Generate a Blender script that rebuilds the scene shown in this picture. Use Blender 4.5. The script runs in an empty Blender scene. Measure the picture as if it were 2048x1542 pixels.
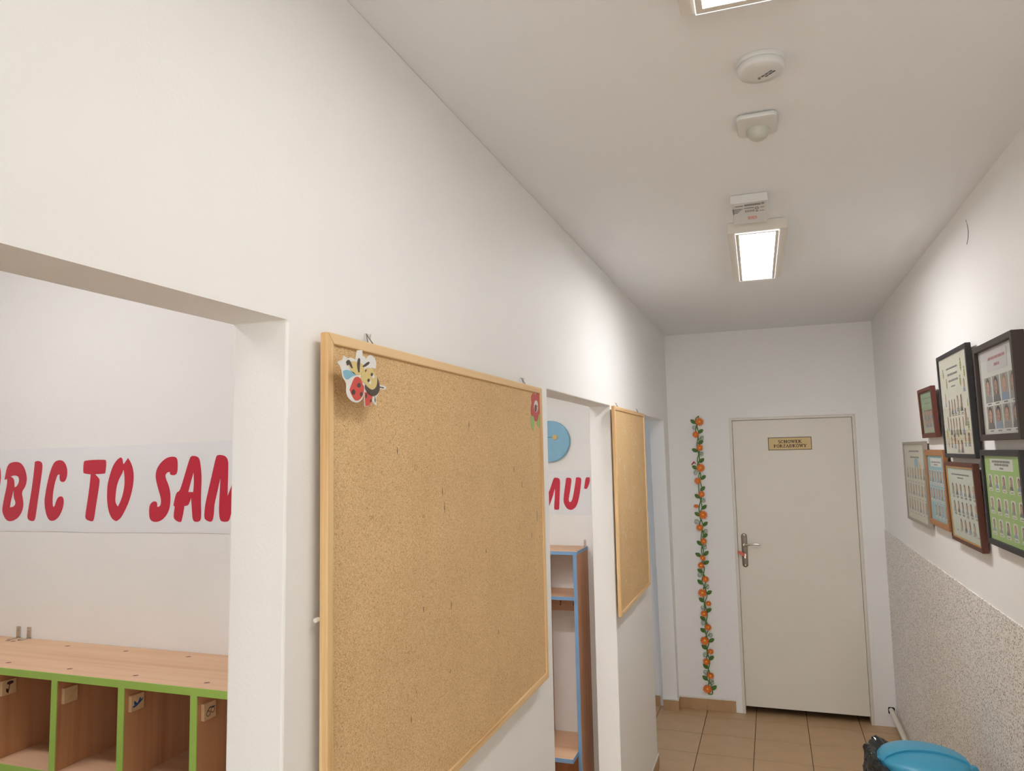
import bpy, bmesh, math, random
from mathutils import Vector, Matrix, noise
from mathutils.geometry import tessellate_polygon
PI = math.pi
random.seed(7)
scene = bpy.context.scene
col = scene.collection

# ------------------------------------------------------------------ camera, world, exposure
CAM_R, CAM_U, CAM_F = [[0.943174,0.331622,-0.021227],[0.050982,-0.081285,0.995386],[-0.328366,0.939904,0.093573]]
cam = bpy.data.cameras.new('camera')
cam.sensor_width = 36.0
cam.lens = 1466.71 / 2048 * 36.0
cam.clip_start = 0.02
camera = bpy.data.objects.new('camera', cam)
camera.matrix_world = Matrix(((CAM_R[0], CAM_U[0], -CAM_F[0], 0), (CAM_R[1], CAM_U[1], -CAM_F[1], 0), (CAM_R[2], CAM_U[2], -CAM_F[2], 1.8659), (0, 0, 0, 1)))
col.objects.link(camera)
scene.camera = camera
world = bpy.data.worlds.new('world')
scene.world = world
world.use_nodes = True
world.node_tree.nodes['Background'].inputs[0].default_value = (0.62, 0.74, 0.95, 1)
world.node_tree.nodes['Background'].inputs[1].default_value = 0.6
scene.view_settings.view_transform = 'Standard'
scene.view_settings.look = 'None'
scene.view_settings.gamma = 1
scene.view_settings.use_curve_mapping = False
scene.view_settings.exposure = 0.95
LAMP = 21.0          # radiance of the far corridor luminaire
LAMP_OLD = 8.6      # radiance of the dimmer corridor luminaires nearer the camera
RIM = 0.75           # radiance of the thin lit rim of each diffuser
ALCOVE_LAMP = 16.5   # radiance of the luminaire in the near cloakroom bay
BAY_LAMP = 26.0      # radiance of the luminaire in the middle bay
BACK_FILL = 31.0     # watts of fill light from a window added behind the camera
DAYLIGHT = 5.5      # watts coming in at the window of the far bay

# ------------------------------------------------------------------ materials
def lin(r, g, b):
    f = lambda c: c / 12.92 if c <= 0.04045 else ((c + 0.055) / 1.055) ** 2.4
    return (f(r / 255), f(g / 255), f(b / 255), 1)
def base_mat(name, color, rough=0.6, spec=0.4, metallic=0.0):
    m = bpy.data.materials.new(name)
    m.use_nodes = True
    b = m.node_tree.nodes['Principled BSDF']
    b.inputs['Base Color'].default_value = color
    b.inputs['Roughness'].default_value = rough
    b.inputs['Specular IOR Level'].default_value = spec
    b.inputs['Metallic'].default_value = metallic
    m.diffuse_color = color
    return m, m.node_tree, b
def coords(nt, scale=(1, 1, 1)):
    tc = nt.nodes.new('ShaderNodeTexCoord')
    mp = nt.nodes.new('ShaderNodeMapping')
    mp.inputs['Scale'].default_value = scale
    nt.links.new(tc.outputs['Object'], mp.inputs['Vector'])
    return mp.outputs['Vector']
def ramp(nt, fac, stops):
    r = nt.nodes.new('ShaderNodeValToRGB')
    e = r.color_ramp.elements
    while len(e) < len(stops): e.new(0.5)
    for i, (p, c) in enumerate(stops):
        e[i].position = p; e[i].color = c
    nt.links.new(fac, r.inputs['Fac'])
    return r.outputs['Color']
def noise_tex(nt, vec, scale, detail=3, rough=0.55):
    n = nt.nodes.new('ShaderNodeTexNoise')
    n.inputs['Scale'].default_value = scale
    n.inputs['Detail'].default_value = detail
    n.inputs['Roughness'].default_value = rough
    nt.links.new(vec, n.inputs['Vector'])
    return n.outputs['Fac']
def bump(nt, b, height, dist, strength=1.0):
    k = nt.nodes.new('ShaderNodeBump')
    k.inputs['Distance'].default_value = dist
    k.inputs['Strength'].default_value = strength
    nt.links.new(height, k.inputs['Height'])
    nt.links.new(k.outputs['Normal'], b.inputs['Normal'])
def shade(c, k): return (min(1, c[0] * k), min(1, c[1] * k), min(1, c[2] * k), 1)
def mottled(name, color, rough=0.6, amount=0.04, scale=20, bump_d=0.0, bump_s=60, spec=0.4, stretch=(1, 1, 1)):
    m, nt, b = base_mat(name, color, rough, spec)
    v = coords(nt, stretch)
    n = noise_tex(nt, v, scale)
    nt.links.new(ramp(nt, n, [(0.3, shade(color, 1 - amount)), (0.7, shade(color, 1 + amount))]), b.inputs['Base Color'])
    if bump_d:
        bump(nt, b, noise_tex(nt, v, bump_s, 2), bump_d)
    return m
def grain(name, c_light, c_dark, axis, fine=90, rough=0.5, spec=0.35):
    """wood whose grain runs along one local axis"""
    m, nt, b = base_mat(name, c_light, rough, spec)
    s = [fine, fine, fine]; s[axis] = fine * 0.035
    v = coords(nt, s)
    n = noise_tex(nt, v, 0.42, 4, 0.6)
    n2 = noise_tex(nt, coords(nt, [q * 0.22 for q in s]), 0.5, 2)
    mx = nt.nodes.new('ShaderNodeMath'); mx.operation = 'ADD'
    nt.links.new(n, mx.inputs[0]); nt.links.new(n2, mx.inputs[1])
    h = nt.nodes.new('ShaderNodeMath'); h.operation = 'MULTIPLY'; h.inputs[1].default_value = 0.5
    nt.links.new(mx.outputs[0], h.inputs[0])
    nt.links.new(ramp(nt, h.outputs[0], [(0.36, c_dark), (0.5, c_light), (0.66, shade(c_light, 1.06))]), b.inputs['Base Color'])
    return m
WALL = lin(249, 248, 246)
M = {}
M['plaster'] = mottled('painted_plaster', WALL, 0.55, 0.012, 2.0, 0.00035, 150, 0.3)
M['ceiling'] = mottled('ceiling_paint', lin(247, 249, 252), 0.8, 0.01, 2.0, 0.0006, 40, 0.2)
M['plaster_cool'] = mottled('pale_lilac_paint', lin(226, 222, 226), 0.6, 0.012, 2.0, 0.00035, 150, 0.3)
M['white_paint'] = mottled('white_gloss_paint', lin(228, 222, 210), 0.35, 0.01, 3, 0.0002, 120, 0.4)
M['door_paint'] = mottled('door_paint', lin(236, 230, 219), 0.38, 0.012, 3, 0.0002, 90, 0.4)
M['plastic'] = mottled('white_plastic', lin(226, 226, 224), 0.35, 0.01, 8, spec=0.5)
M['plastic_grey'] = mottled('frosted_plastic', lin(200, 200, 190), 0.3, 0.02, 8, spec=0.5)
M['lamp_case'] = mottled('lamp_case', lin(228, 222, 212), 0.4, 0.01, 6, spec=0.5)
M['dark'] = mottled('dark_void', lin(30, 27, 24), 0.9, 0.1, 30, spec=0.1)
M['ink'] = mottled('black_ink', lin(70, 70, 72), 0.6, 0.05, 40, spec=0.2)
M['ink_soft'] = mottled('grey_ink', lin(120, 120, 124), 0.6, 0.05, 40, spec=0.2)
M['grout'] = mottled('grout', lin(72, 54, 36), 0.9, 0.1, 60)
M['tile'] = mottled('beige_tile', lin(196, 162, 122), 0.38, 0.07, 9, 0.0004, 40, 0.45)
M['skirting'] = mottled('skirting_tile', lin(190, 152, 112), 0.4, 0.07, 12, 0.0003, 40, 0.45)
M['paper'] = mottled('white_vinyl', lin(243, 244, 247), 0.3, 0.012, 9, 0.0012, 7, 0.5)
M['red_film'] = mottled('red_film', lin(207, 50, 72), 0.22, 0.03, 12, 0.0006, 16, 0.5)
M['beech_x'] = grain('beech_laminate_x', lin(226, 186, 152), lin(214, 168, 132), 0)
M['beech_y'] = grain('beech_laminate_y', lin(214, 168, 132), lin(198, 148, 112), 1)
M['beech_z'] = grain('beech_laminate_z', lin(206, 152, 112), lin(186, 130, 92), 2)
M['green_edge'] = mottled('green_edge_band', lin(170, 206, 98), 0.4, 0.02, 30)
M['blue_edge'] = mottled('blue_edge_band', lin(128, 166, 206), 0.4, 0.02, 30)
M['pine_x'] = grain('pine_x', lin(238, 202, 150), lin(208, 160, 102), 0, 120)
M['pine_z'] = grain('pine_z', lin(238, 202, 150), lin(208, 160, 102), 2, 120)
M['tag_wood'] = grain('tag_wood', lin(222, 188, 146), lin(204, 166, 120), 1, 120)
M['steel'] = base_mat('satin_steel', lin(128, 118, 106), 0.42, 0.5, 1.0)[0]
M['chrome'] = base_mat('bright_metal', lin(205, 200, 192), 0.22, 0.5, 1.0)[0]
M['wire'] = base_mat('wire_metal', lin(150, 146, 140), 0.3, 0.5, 1.0)[0]
M['pipe'] = mottled('pipe_paint', lin(230, 222, 206), 0.35, 0.03, 8, spec=0.5)
M['blue_plastic'] = mottled('blue_plastic', lin(62, 156, 192), 0.35, 0.02, 6, 0.0002, 200, 0.5)
M['bag'] = base_mat('black_film', lin(34, 38, 38), 0.16, 0.6)[0]
M['gold'] = mottled('gold_plate', lin(214, 186, 122), 0.35, 0.04, 6, spec=0.5)
M['brown_ink'] = mottled('brown_ink', lin(84, 48, 34), 0.5, 0.05, 40)
M['gold_line'] = base_mat('gold_fillet', lin(206, 160, 84), 0.35, 0.5, 0.6)[0]
def flat(name, r, g, b, rough=0.5): M[name] = mottled(name, lin(r, g, b), rough, 0.025, 25, spec=0.3)
for a in (('card_white', 232, 230, 226), ('card_red', 196, 92, 88), ('card_green', 164, 190, 122), ('card_shade', 196, 204, 212), ('card_yellow', 222, 200, 134),
          ('card_black', 84, 72, 64), ('card_blue', 138, 190, 210), ('bright_red', 214, 86, 78), ('brown_card', 120, 84, 78), ('disc_blue', 142, 192, 220),
          ('disc_yellow', 226, 192, 134), ('disc_line', 58, 104, 140), ('petal', 240, 124, 40), ('petal_dark', 206, 78, 24), ('petal_core', 255, 190, 104), ('leaf_green', 84, 122, 54),
          ('vine_green', 96, 134, 66), ('bud_red', 178, 60, 46), ('key_tag_red', 226, 120, 100), ('frame_black', 52, 50, 52), ('frame_brownblack', 66, 56, 52),
          ('frame_mahogany', 98, 52, 44), ('frame_walnut', 92, 52, 40), ('frame_silver', 160, 152, 140), ('frame_oak', 164, 116, 74), ('print_white', 226, 220, 206),
          ('print_mint', 214, 220, 210), ('print_blue', 128, 190, 210), ('print_green', 168, 206, 116), ('print_darkgreen', 142, 172, 128), ('print_grey', 176, 166, 156),
          ('print_lilac', 222, 216, 218), ('mat_board', 214, 208, 206), ('skin', 206, 158, 136), ('skin_dark', 190, 140, 122), ('hair_brown', 92, 68, 56),
          ('hair_dark', 58, 48, 46), ('hair_fair', 160, 128, 92), ('cloth_grey', 150, 148, 150), ('cloth_dark', 92, 90, 96), ('cloth_blue', 142, 160, 190), ('photo_grey', 168, 164, 164),
          ('bee_green', 178, 186, 84), ('bee_brown', 112, 104, 66), ('label_ink', 150, 150, 150), ('title_pink', 190, 120, 130), ('led_red', 226, 168, 160), ('plane_blue', 52, 92, 150), ('flower_ink', 70, 48, 40), ('tag_yellow', 214, 190, 120)):
    flat(*a)

def cork_material():
    m, nt, b = base_mat('cork', lin(198, 158, 104), 0.85, 0.15)
    v = coords(nt)
    vo = nt.nodes.new('ShaderNodeTexVoronoi'); vo.inputs['Scale'].default_value = 620
    nt.links.new(v, vo.inputs['Vector'])
    sep = nt.nodes.new('ShaderNodeSeparateColor'); nt.links.new(vo.outputs['Color'], sep.inputs[0])
    g1 = ramp(nt, sep.outputs[0], [(0.0, lin(184, 144, 96)), (0.12, lin(218, 180, 130)), (0.55, lin(230, 194, 144)), (1.0, lin(246, 213, 166))])
    big = noise_tex(nt, v, 5, 3)
    dark = noise_tex(nt, v, 60, 2)
    mx = nt.nodes.new('ShaderNodeMix'); mx.data_type = 'RGBA'; mx.blend_type = 'MULTIPLY'; mx.inputs[0].default_value = 1
    nt.links.new(g1, mx.inputs[6])
    nt.links.new(ramp(nt, big, [(0.3, (0.93, 0.92, 0.9, 1)), (0.7, (1.0, 1.0, 1.0, 1))]), mx.inputs[7])
    m2 = nt.nodes.new('ShaderNodeMix'); m2.data_type = 'RGBA'; m2.blend_type = 'MULTIPLY'; m2.inputs[0].default_value = 1
    nt.links.new(mx.outputs[2], m2.inputs[6])
    nt.links.new(ramp(nt, dark, [(0.22, (0.72, 0.64, 0.56, 1)), (0.30, (1, 1, 1, 1))]), m2.inputs[7])
    nt.links.new(m2.outputs[2], b.inputs['Base Color'])
    bump(nt, b, sep.outputs[1], 0.0006, 0.5)
    return m
M['cork'] = cork_material()
def chip_material():
    """resin-bound stone chip render: grains of white, grey and brown"""
    m, nt, b = base_mat('stone_chip_render', lin(190, 180, 168), 0.5, 0.4)
    v = coords(nt)
    vo = nt.nodes.new('ShaderNodeTexVoronoi'); vo.inputs['Scale'].default_value = 230
    nt.links.new(v, vo.inputs['Vector'])
    sep = nt.nodes.new('ShaderNodeSeparateColor'); nt.links.new(vo.outputs['Color'], sep.inputs[0])
    g1 = ramp(nt, sep.outputs[0], [(0.0, lin(132, 122, 112)), (0.09, lin(158, 148, 138)), (0.18, lin(214, 206, 197)), (0.40, lin(240, 234, 227)), (0.8, lin(248, 244, 239)), (1.0, lin(252, 250, 247))])
    nt.links.new(g1, b.inputs['Base Color'])
    bump(nt, b, vo.outputs['Distance'], 0.002, 0.5)
    return m
M['chips'] = chip_material()
def glow(name, color, strength):
    m = bpy.data.materials.new(name); m.use_nodes = True
    nt = m.node_tree; nt.nodes.clear()
    o = nt.nodes.new('ShaderNodeOutputMaterial'); e = nt.nodes.new('ShaderNodeEmission')
    e.inputs[0].default_value = color; e.inputs[1].default_value = strength
    nt.links.new(e.outputs[0], o.inputs[0])
    return m
M['lit'] = glow('lit_diffuser', (1.0, 0.99, 0.99, 1), LAMP)
M['lit_old'] = glow('lit_diffuser_old', (1.0, 0.985, 0.96, 1), LAMP_OLD)
M['lit_rim'] = glow('lit_rim', (1.0, 0.99, 0.985, 1), RIM)
M['lit_bay'] = glow('lit_diffuser_mid', (1.0, 0.97, 0.95, 1), BAY_LAMP)
M['lit_alcove'] = glow('lit_diffuser_bay', (1.0, 0.97, 0.95, 1), ALCOVE_LAMP)
def glass_material():
    m = bpy.data.materials.new('picture_glass'); m.use_nodes = True
    nt = m.node_tree; nt.nodes.clear()
    o = nt.nodes.new('ShaderNodeOutputMaterial'); mix = nt.nodes.new('ShaderNodeMixShader')
    t = nt.nodes.new('ShaderNodeBsdfTransparent'); gl = nt.nodes.new('ShaderNodeBsdfGlossy'); f = nt.nodes.new('ShaderNodeLayerWeight'); pw = nt.nodes.new('ShaderNodeMath'); ml = nt.nodes.new('ShaderNodeMath')
    t.inputs[0].default_value = (0.96, 0.97, 0.96, 1)
    gl.inputs['Roughness'].default_value = 0.03; f.inputs['Blend'].default_value = 0.5; pw.operation = 'POWER'; pw.inputs[1].default_value = 5; ml.operation = 'MULTIPLY_ADD'; ml.inputs[1].default_value = .5; ml.inputs[2].default_value = .02
    nt.links.new(f.outputs['Facing'], pw.inputs[0]); nt.links.new(pw.outputs[0], ml.inputs[0]); nt.links.new(ml.outputs[0], mix.inputs[0]); nt.links.new(t.outputs[0], mix.inputs[1]); nt.links.new(gl.outputs[0], mix.inputs[2])
    nt.links.new(mix.outputs[0], o.inputs[0])
    return m
M['glass'] = glass_material()

# ------------------------------------------------------------------ mesh helpers
class MB:
    def __init__(self): self.v, self.f, self.m = [], [], []
    def face(self, idx, mi=0): self.f.append(tuple(idx)); self.m.append(mi)
    def box(self, x0, y0, z0, x1, y1, z1, mi=0):
        b = len(self.v)
        self.v += [(x0, y0, z0), (x1, y0, z0), (x1, y1, z0), (x0, y1, z0), (x0, y0, z1), (x1, y0, z1), (x1, y1, z1), (x0, y1, z1)]
        for q in ((0, 3, 2, 1), (4, 5, 6, 7), (0, 1, 5, 4), (1, 2, 6, 5), (2, 3, 7, 6), (3, 0, 4, 7)): self.face([b + i for i in q], mi)
        return self
    def poly(self, loops, d0, d1, plane='xz', mi=0):
        """closed outline (first loop) with holes, extruded from depth d0 (front) to d1 along the third axis"""
        def P(a, b, d):
            if plane == 'xz': return (a, d, b)
            if plane == 'yz': return (d, a, b)
            return (a, b, d)
        tris = tessellate_polygon([[Vector((a, b, 0)) for a, b in l] for l in loops])
        pts = [q for l in loops for q in l]
        b0 = len(self.v); self.v += [P(a, b, d0) for a, b in pts]
        b1 = len(self.v); self.v += [P(a, b, d1) for a, b in pts]
        for t in tris:
            self.face([b0 + i for i in t], mi); self.face([b1 + i for i in reversed(t)], mi)
        s = 0
        for l in loops:
            n = len(l)
            for i in range(n):
                j = (i + 1) % n
                self.face((b0 + s + i, b0 + s + j, b1 + s + j, b1 + s + i), mi)
            s += n
        return self
    def tube(self, pts, r, n=8, mi=0, cap=True):
        pts = [Vector(p) for p in pts]; rings = []
        up = Vector((0, 0, 1))
        for i, p in enumerate(pts):
            d = (pts[min(i + 1, len(pts) - 1)] - pts[max(i - 1, 0)]).normalized()
            a = d.cross(up if abs(d.z) < 0.9 else Vector((0, 1, 0))).normalized(); c = d.cross(a)
            rr = r[i] if isinstance(r, (list, tuple)) else r
            b = len(self.v)
            self.v += [tuple(p + (a * math.cos(2 * PI * k / n) + c * math.sin(2 * PI * k / n)) * rr) for k in range(n)]
            rings.append(b)
        for i in range(len(rings) - 1):
            for k in range(n):
                self.face((rings[i] + k, rings[i] + (k + 1) % n, rings[i + 1] + (k + 1) % n, rings[i + 1] + k), mi)
        if cap:
            self.face([rings[0] + k for k in reversed(range(n))], mi); self.face([rings[-1] + k for k in range(n)], mi)
        return self
    def lathe(self, prof, c, n=32, mi=0, axis='z', sx=1.0, sy=1.0):
        """profile of (radius, height) revolved about an axis through c"""
        rings = []
        for r, h in prof:
            b = len(self.v)
            if r < 1e-6:
                self.v.append((c[0], c[1], c[2] + h) if axis == 'z' else (c[0], c[1] + h, c[2])); rings.append((b, 1))
            else:
                for k in range(n):
                    a = 2 * PI * k / n
                    if axis == 'z': self.v.append((c[0] + r * math.cos(a) * sx, c[1] + r * math.sin(a) * sy, c[2] + h))
                    else: self.v.append((c[0] + r * math.cos(a), c[1] + h, c[2] + r * math.sin(a)))
                rings.append((b, n))
        for (a, na), (b, nb) in zip(rings, rings[1:]):
            for k in range(n):
                k2 = (k + 1) % n
                if na == 1 and nb == 1: continue
                if na == 1: self.face((a, b + k, b + k2), mi)
                elif nb == 1: self.face((a + k, b, a + k2), mi)
                else: self.face((a + k, b + k, b + k2, a + k2), mi)
        return self
def obj(name, mb, mats, parent=None, bevel=0.0, smooth=False, local=False, angle=35):
    """link one mesh object; vertices are given in world space unless local"""
    off = Vector((0, 0, 0))
    if parent is not None and not local:
        q = parent
        while q is not None: off += q.location; q = q.parent
    me = bpy.data.meshes.new(name)
    me.from_pydata([tuple(Vector(v) - off) for v in mb.v], [], mb.f)
    for m in (mats if isinstance(mats, (list, tuple)) else [mats]): me.materials.append(m)
    me.polygons.foreach_set('material_index', mb.m)
    bm = bmesh.new(); bm.from_mesh(me)
    bmesh.ops.recalc_face_normals(bm, faces=bm.faces)
    if bevel:
        bmesh.ops.remove_doubles(bm, verts=bm.verts, dist=1e-6)
        es = [e for e in bm.edges if len(e.link_faces) == 2 and e.calc_face_angle(0) > 0.5]
        bmesh.ops.bevel(bm, geom=es, offset=bevel, segments=2, affect='EDGES', profile=0.5)
    bm.to_mesh(me); bm.free()
    if smooth:
        me.polygons.foreach_set('use_smooth', [True] * len(me.polygons))
        me.set_sharp_from_angle(angle=math.radians(angle))
    o = bpy.data.objects.new(name, me)
    col.objects.link(o)
    if parent is not None: o.parent = parent
    return o
def tag(o, label, cat, group=None):
    o['label'] = label; o['category'] = cat
    if group: o['group'] = group
    return o
def thing(name, label, cat, loc=(0, 0, 0), rot=(0, 0, 0), group=None):
    o = bpy.data.objects.new(name, None); col.objects.link(o)
    o.empty_display_size = 0.05
    o.location = loc; o.rotation_euler = rot
    return tag(o, label, cat, group)
def struct(o, label=None):
    o['kind'] = 'structure'
    if label: o['label'] = label
    return o
def dup(root, loc, label=None, rot=None):
    r = root.copy(); col.objects.link(r); r.location = loc
    if rot: r.rotation_euler = rot
    if label: r['label'] = label
    for ch in list(root.children):
        c = ch.copy(); col.objects.link(c); c.parent = r
        for g in list(ch.children):
            d = g.copy(); col.objects.link(d); d.parent = c
    return r
def ellipse(cx, cy, rx, ry, n=16, a=0.0):
    return [(cx + rx * math.cos(t) * math.cos(a) - ry * math.sin(t) * math.sin(a), cy + rx * math.cos(t) * math.sin(a) + ry * math.sin(t) * math.cos(a)) for t in [2 * PI * i / n for i in range(n)]]
def soften(loop, rounds=2, corner=62):
    """round off shallow vertices of a cut-out outline, keeping its sharp corners"""
    for _ in range(rounds):
        out = []
        for i, p in enumerate(loop):
            a, c = Vector(loop[i - 1]), Vector(loop[(i + 1) % len(loop)]); b = Vector(p)
            u, v = b - a, c - b
            if u.length < 1e-9 or v.length < 1e-9: continue
            if math.degrees(u.angle(v)) > corner: out.append(tuple(p))
            else: out += [tuple(b - u * .25), tuple(b + v * .25)]
        loop = out
    return loop
def rrect(x0, z0, x1, z1, r, n=4):
    out = []
    for cx, cz, a0 in ((x1 - r, z1 - r, 0), (x0 + r, z1 - r, 90), (x0 + r, z0 + r, 180), (x1 - r, z0 + r, 270)):
        for i in range(n + 1):
            a = math.radians(a0 + 90 * i / n); out.append((cx + r * math.cos(a), cz + r * math.sin(a)))
    return out

# ------------------------------------------------------------------ the setting
XL, XR, YE, H = -0.7244, 0.7090, 5.6328, 2.7439
XB = -0.830          # back face of the corridor's left wall
Y0 = -3.2            # wall behind the camera
P1, P2 = 1.50, 3.70  # partitions between the cloakroom bays
XA = -3.15           # far side of the bays
DADO = 1.2998

fl = struct(obj('floor', MB().box(XA - .1, Y0 - .1, -.12, XR + .1, YE + 1.0, -.003), M['grout']), 'beige tiled corridor floor with dark joints')
GX, GY, T = -0.5246, 5.5038, 0.333
tm = {}
far_tiles = MB()
for i in range(-8, 4):
    for j in range(-1, 27):
        x0, x1 = GX + i * T + .0021, GX + (i + 1) * T - .0021
        y1, y0 = GY - j * T - .0021, GY - (j + 1) * T + .0021
        x1 = min(x1, XR - .001); y1 = min(y1, YE + .9)
        x0 = max(x0, XA + .001); y0 = max(y0, Y0 + .001)
        if x1 - x0 < .02 or y1 - y0 < .02: continue
        if i >= -3 and j < 20:
            key = (round(x1 - x0, 3), round(y1 - y0, 3))
            if key not in tm:
                w, d = key
                t = obj('floor_tile', MB().box(-w / 2, -d / 2, -.006, w / 2, d / 2, 0), M['tile'], fl, bevel=.0008, local=True)
                tm[key] = t
            else:
                t = tm[key].copy(); col.objects.link(t)
            t.location = ((x0 + x1) / 2, (y0 + y1) / 2, random.uniform(-.0006, .0003)); t.parent = fl
        else:
            far_tiles.box(x0, y0, -.006, x1, y1, 0)
ft = obj('floor_tile', far_tiles, M['tile'], fl); ft['kind'] = 'stuff'

struct(obj('ceiling', MB().box(XA - .1, Y0 - .1, H, XR + .1, YE + .12, H + .1), M['ceiling']), 'plain white ceiling of the corridor')
# left wall: one comb-shaped slab with three openings down to the floor
comb = [(Y0, 0), (-.09, 0), (-.09, 2.09), (.983, 2.09), (.965, 0), (2.420, 0), (2.439, 2.09), (3.508, 2.09), (3.478, 0), (4.552, 0), (4.53, 2.09), (5.395, 2.09), (5.555, 0), (YE, 0), (YE, H), (Y0, H)]
wl = struct(obj('wall_left', MB().poly([comb], XB, XL, 'yz'), M['plaster'], bevel=.004), 'white left corridor wall pierced by three openings')
wr = struct(obj('wall_right', MB().box(XR, Y0 - .1, 0, XR + .1, YE + .12, H), M['plaster']), 'white right corridor wall above the stone chip dado')
DX0, DX1 = -.262, .547
we = struct(obj('wall_end', MB().poly([[(XA, 0), (DX0, 0), (DX0, 2.080), (DX1, 2.080), (DX1, 0), (XR + .1, 0), (XR + .1, H), (XA, H)]], YE, YE + .12), M['plaster']), 'white end wall around the closet door')
struct(obj('wall_back', MB().poly([[(XA, 0), (XR, 0), (XR, H), (XA, H)], [(-.62, .35), (.60, .35), (.60, 2.45), (-.62, 2.45)]], Y0 - .1, Y0), M['plaster']))
w2 = struct(obj('added_window', MB().poly([[(-.62, .35), (.60, .35), (.60, 2.45), (-.62, 2.45)], [(-.56, .41), (-.04, .41), (-.04, 2.39), (-.56, 2.39)], [(.02, .41), (.54, .41), (.54, 2.39), (.02, 2.39)]], Y0 - .08, Y0 - .03), M['white_paint']))  # unseen window added behind the camera to let fill light in
obj('pane', MB().box(-.56, Y0 - .06, .41, -.04, Y0 - .055, 2.39).box(.02, Y0 - .06, .41, .54, Y0 - .055, 2.39), M['glass'], w2)
dl2 = bpy.data.lights.new('daylight_or_fill', 'AREA'); dl2.shape = 'RECTANGLE'; dl2.size = 1.2; dl2.size_y = 2.1; dl2.energy = BACK_FILL; dl2.color = (1.0, .97, .93)  # added fill light, brightens ceiling and far surfaces from behind the camera
dlo2 = bpy.data.objects.new('daylight_or_fill', dl2); dlo2.location = (-.01, Y0 - .2, 1.4); dlo2.rotation_euler = (PI / 2, 0, 0); col.objects.link(dlo2)
def inner(y): return struct(obj('wall_inner', MB().box(XA, y, 0, XB, y + .1, H), M['plaster']))
inner(P1); inner(P2); inner(-1.3)
# outer wall of the bays, with a window in the far bay
struct(obj('wall_outer', MB().poly([[(Y0, 0), (YE, 0), (YE, H), (Y0, H)], [(4.2, .9), (5.3, .9), (5.3, 2.2), (4.2, 2.2)]], XA - .1, XA, 'yz'), M['plaster']))
w1 = struct(obj('window_1', MB().poly([[(4.2, .9), (5.3, .9), (5.3, 2.2), (4.2, 2.2)], [(4.26, .96), (4.72, .96), (4.72, 2.14), (4.26, 2.14)], [(4.78, .96), (5.24, .96), (5.24, 2.14), (4.78, 2.14)]], XA - .07, XA - .02, 'yz'), M['white_paint']))
obj('pane', MB().box(XA - .05, 4.26, .96, XA - .045, 4.72, 2.14).box(XA - .05, 4.78, .96, XA - .045, 5.24, 2.14), M['glass'], w1)
dl = bpy.data.lights.new('daylight_or_fill', 'AREA'); dl.shape = 'RECTANGLE'; dl.size = 1.1; dl.size_y = 1.3; dl.energy = DAYLIGHT; dl.color = (.84, .89, 1.0)
dlo = bpy.data.objects.new('daylight_or_fill', dl); dlo.location = (XA - .2, 4.75, 1.55); dlo.rotation_euler = (0, -PI / 2, 0); col.objects.link(dlo)
# closet behind the end door
struct(obj('wall_closet', MB().box(DX0 - .12, YE + .95, 0, DX1 + .12, YE + 1.0, 2.3).box(DX0 - .17, YE + .12, 0, DX0 - .12, YE + 1.0, 2.3).box(DX1 + .12, YE + .12, 0, DX1 + .17, YE + 1.0, 2.3).box(DX0 - .17, YE + .12, 2.3, DX1 + .17, YE + 1.0, 2.35), M['dark']))

# stone chip dado along the right wall, with an uneven trowelled top edge
n = 180
top = []
for i in range(n + 1):
    y = Y0 + (YE - Y0) * i / n
    top.append((y, DADO + .0022 * noise.noise(Vector((y * 9, 0, 0))) + .0016 * noise.noise(Vector((y * 31, 3, 0)))))
tr = struct(obj('trim_1', MB().poly([[(Y0, 0), (YE - .001, 0)] + list(reversed(top))], XR - .005, XR, 'yz'), M['chips']), 'grey stone chip dado on the lower right wall')
obj('crack', MB().tube([(XR - .0005, 2.992, 2.676), (XR - .0008, 2.975, 2.65), (XR - .001, 2.970, 2.628), (XR - .001, 2.980, 2.604), (XR - .0005, 3.005, 2.589)], .0011, 6), M['ink_soft'], wr)

# baseboards: single fired tiles with a lip of wall paint above them
def baseboard(name, pieces, axis, at, out, z=.080, label=None):
    """pieces: list of (a0,a1) along axis; at: wall face; out: sign of the room side"""
    root = bpy.data.objects.new(name, None); col.objects.link(root); struct(root, label)
    for a0, a1 in pieces:
        t0, t1 = sorted((at + out * .0005, at + out * .008))
        zz = z + random.uniform(-.002, .002)
        mb = MB().box(a0 + .001, t0, .0005, a1 - .001, t1, zz) if axis == 'x' else MB().box(t0, a0 + .001, .0005, t1, a1 - .001, zz)
        obj('skirting_tile', mb, M['skirting'], root, bevel=.001)
        lip = MB(); L = a1 - a0; pts = []
        for k in range(9):
            a = a0 + L * k / 8
            zz2 = zz + .003 + .003 * noise.noise(Vector((a * 23, at, 1)))
            pts.append((a, at + out * .004, zz2) if axis == 'x' else (at + out * .004, a, zz2))
        obj('paint_lip', lip.tube(pts, .0055, 6), M['white_paint'], root, smooth=True)
baseboard('baseboard_end', [(XL + .002, -.523), (-.523, -.325)], 'x', YE, -1, label='beige skirting tiles left of the door')
baseboard('baseboard_jamb', [(XB + .001, XL + .009)], 'x', 5.549, -1, .075, label='short beige skirting tile on the far jamb')
baseboard('baseboard_stub', [(5.549, YE - .009)], 'y', XL, 1, .078)
baseboard('baseboard_far', [(-1.16, -.86), (-1.5, -1.16), (-1.83, -1.5)], 'x', YE, -1, .075)
baseboard('baseboard_left', [(3.482 + .268 * k, 3.482 + .268 * (k + 1)) for k in range(4)], 'y', XL, 1, .078, label='beige skirting tiles under the far cork board')
baseboard('baseboard_near', [(.97 + .29 * k, .97 + .29 * (k + 1)) for k in range(5)], 'y', XL, 1, .078)
baseboard('baseboard_pier', [(XB + .001, XL + .009)], 'x', 4.552, 1, .078)

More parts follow.
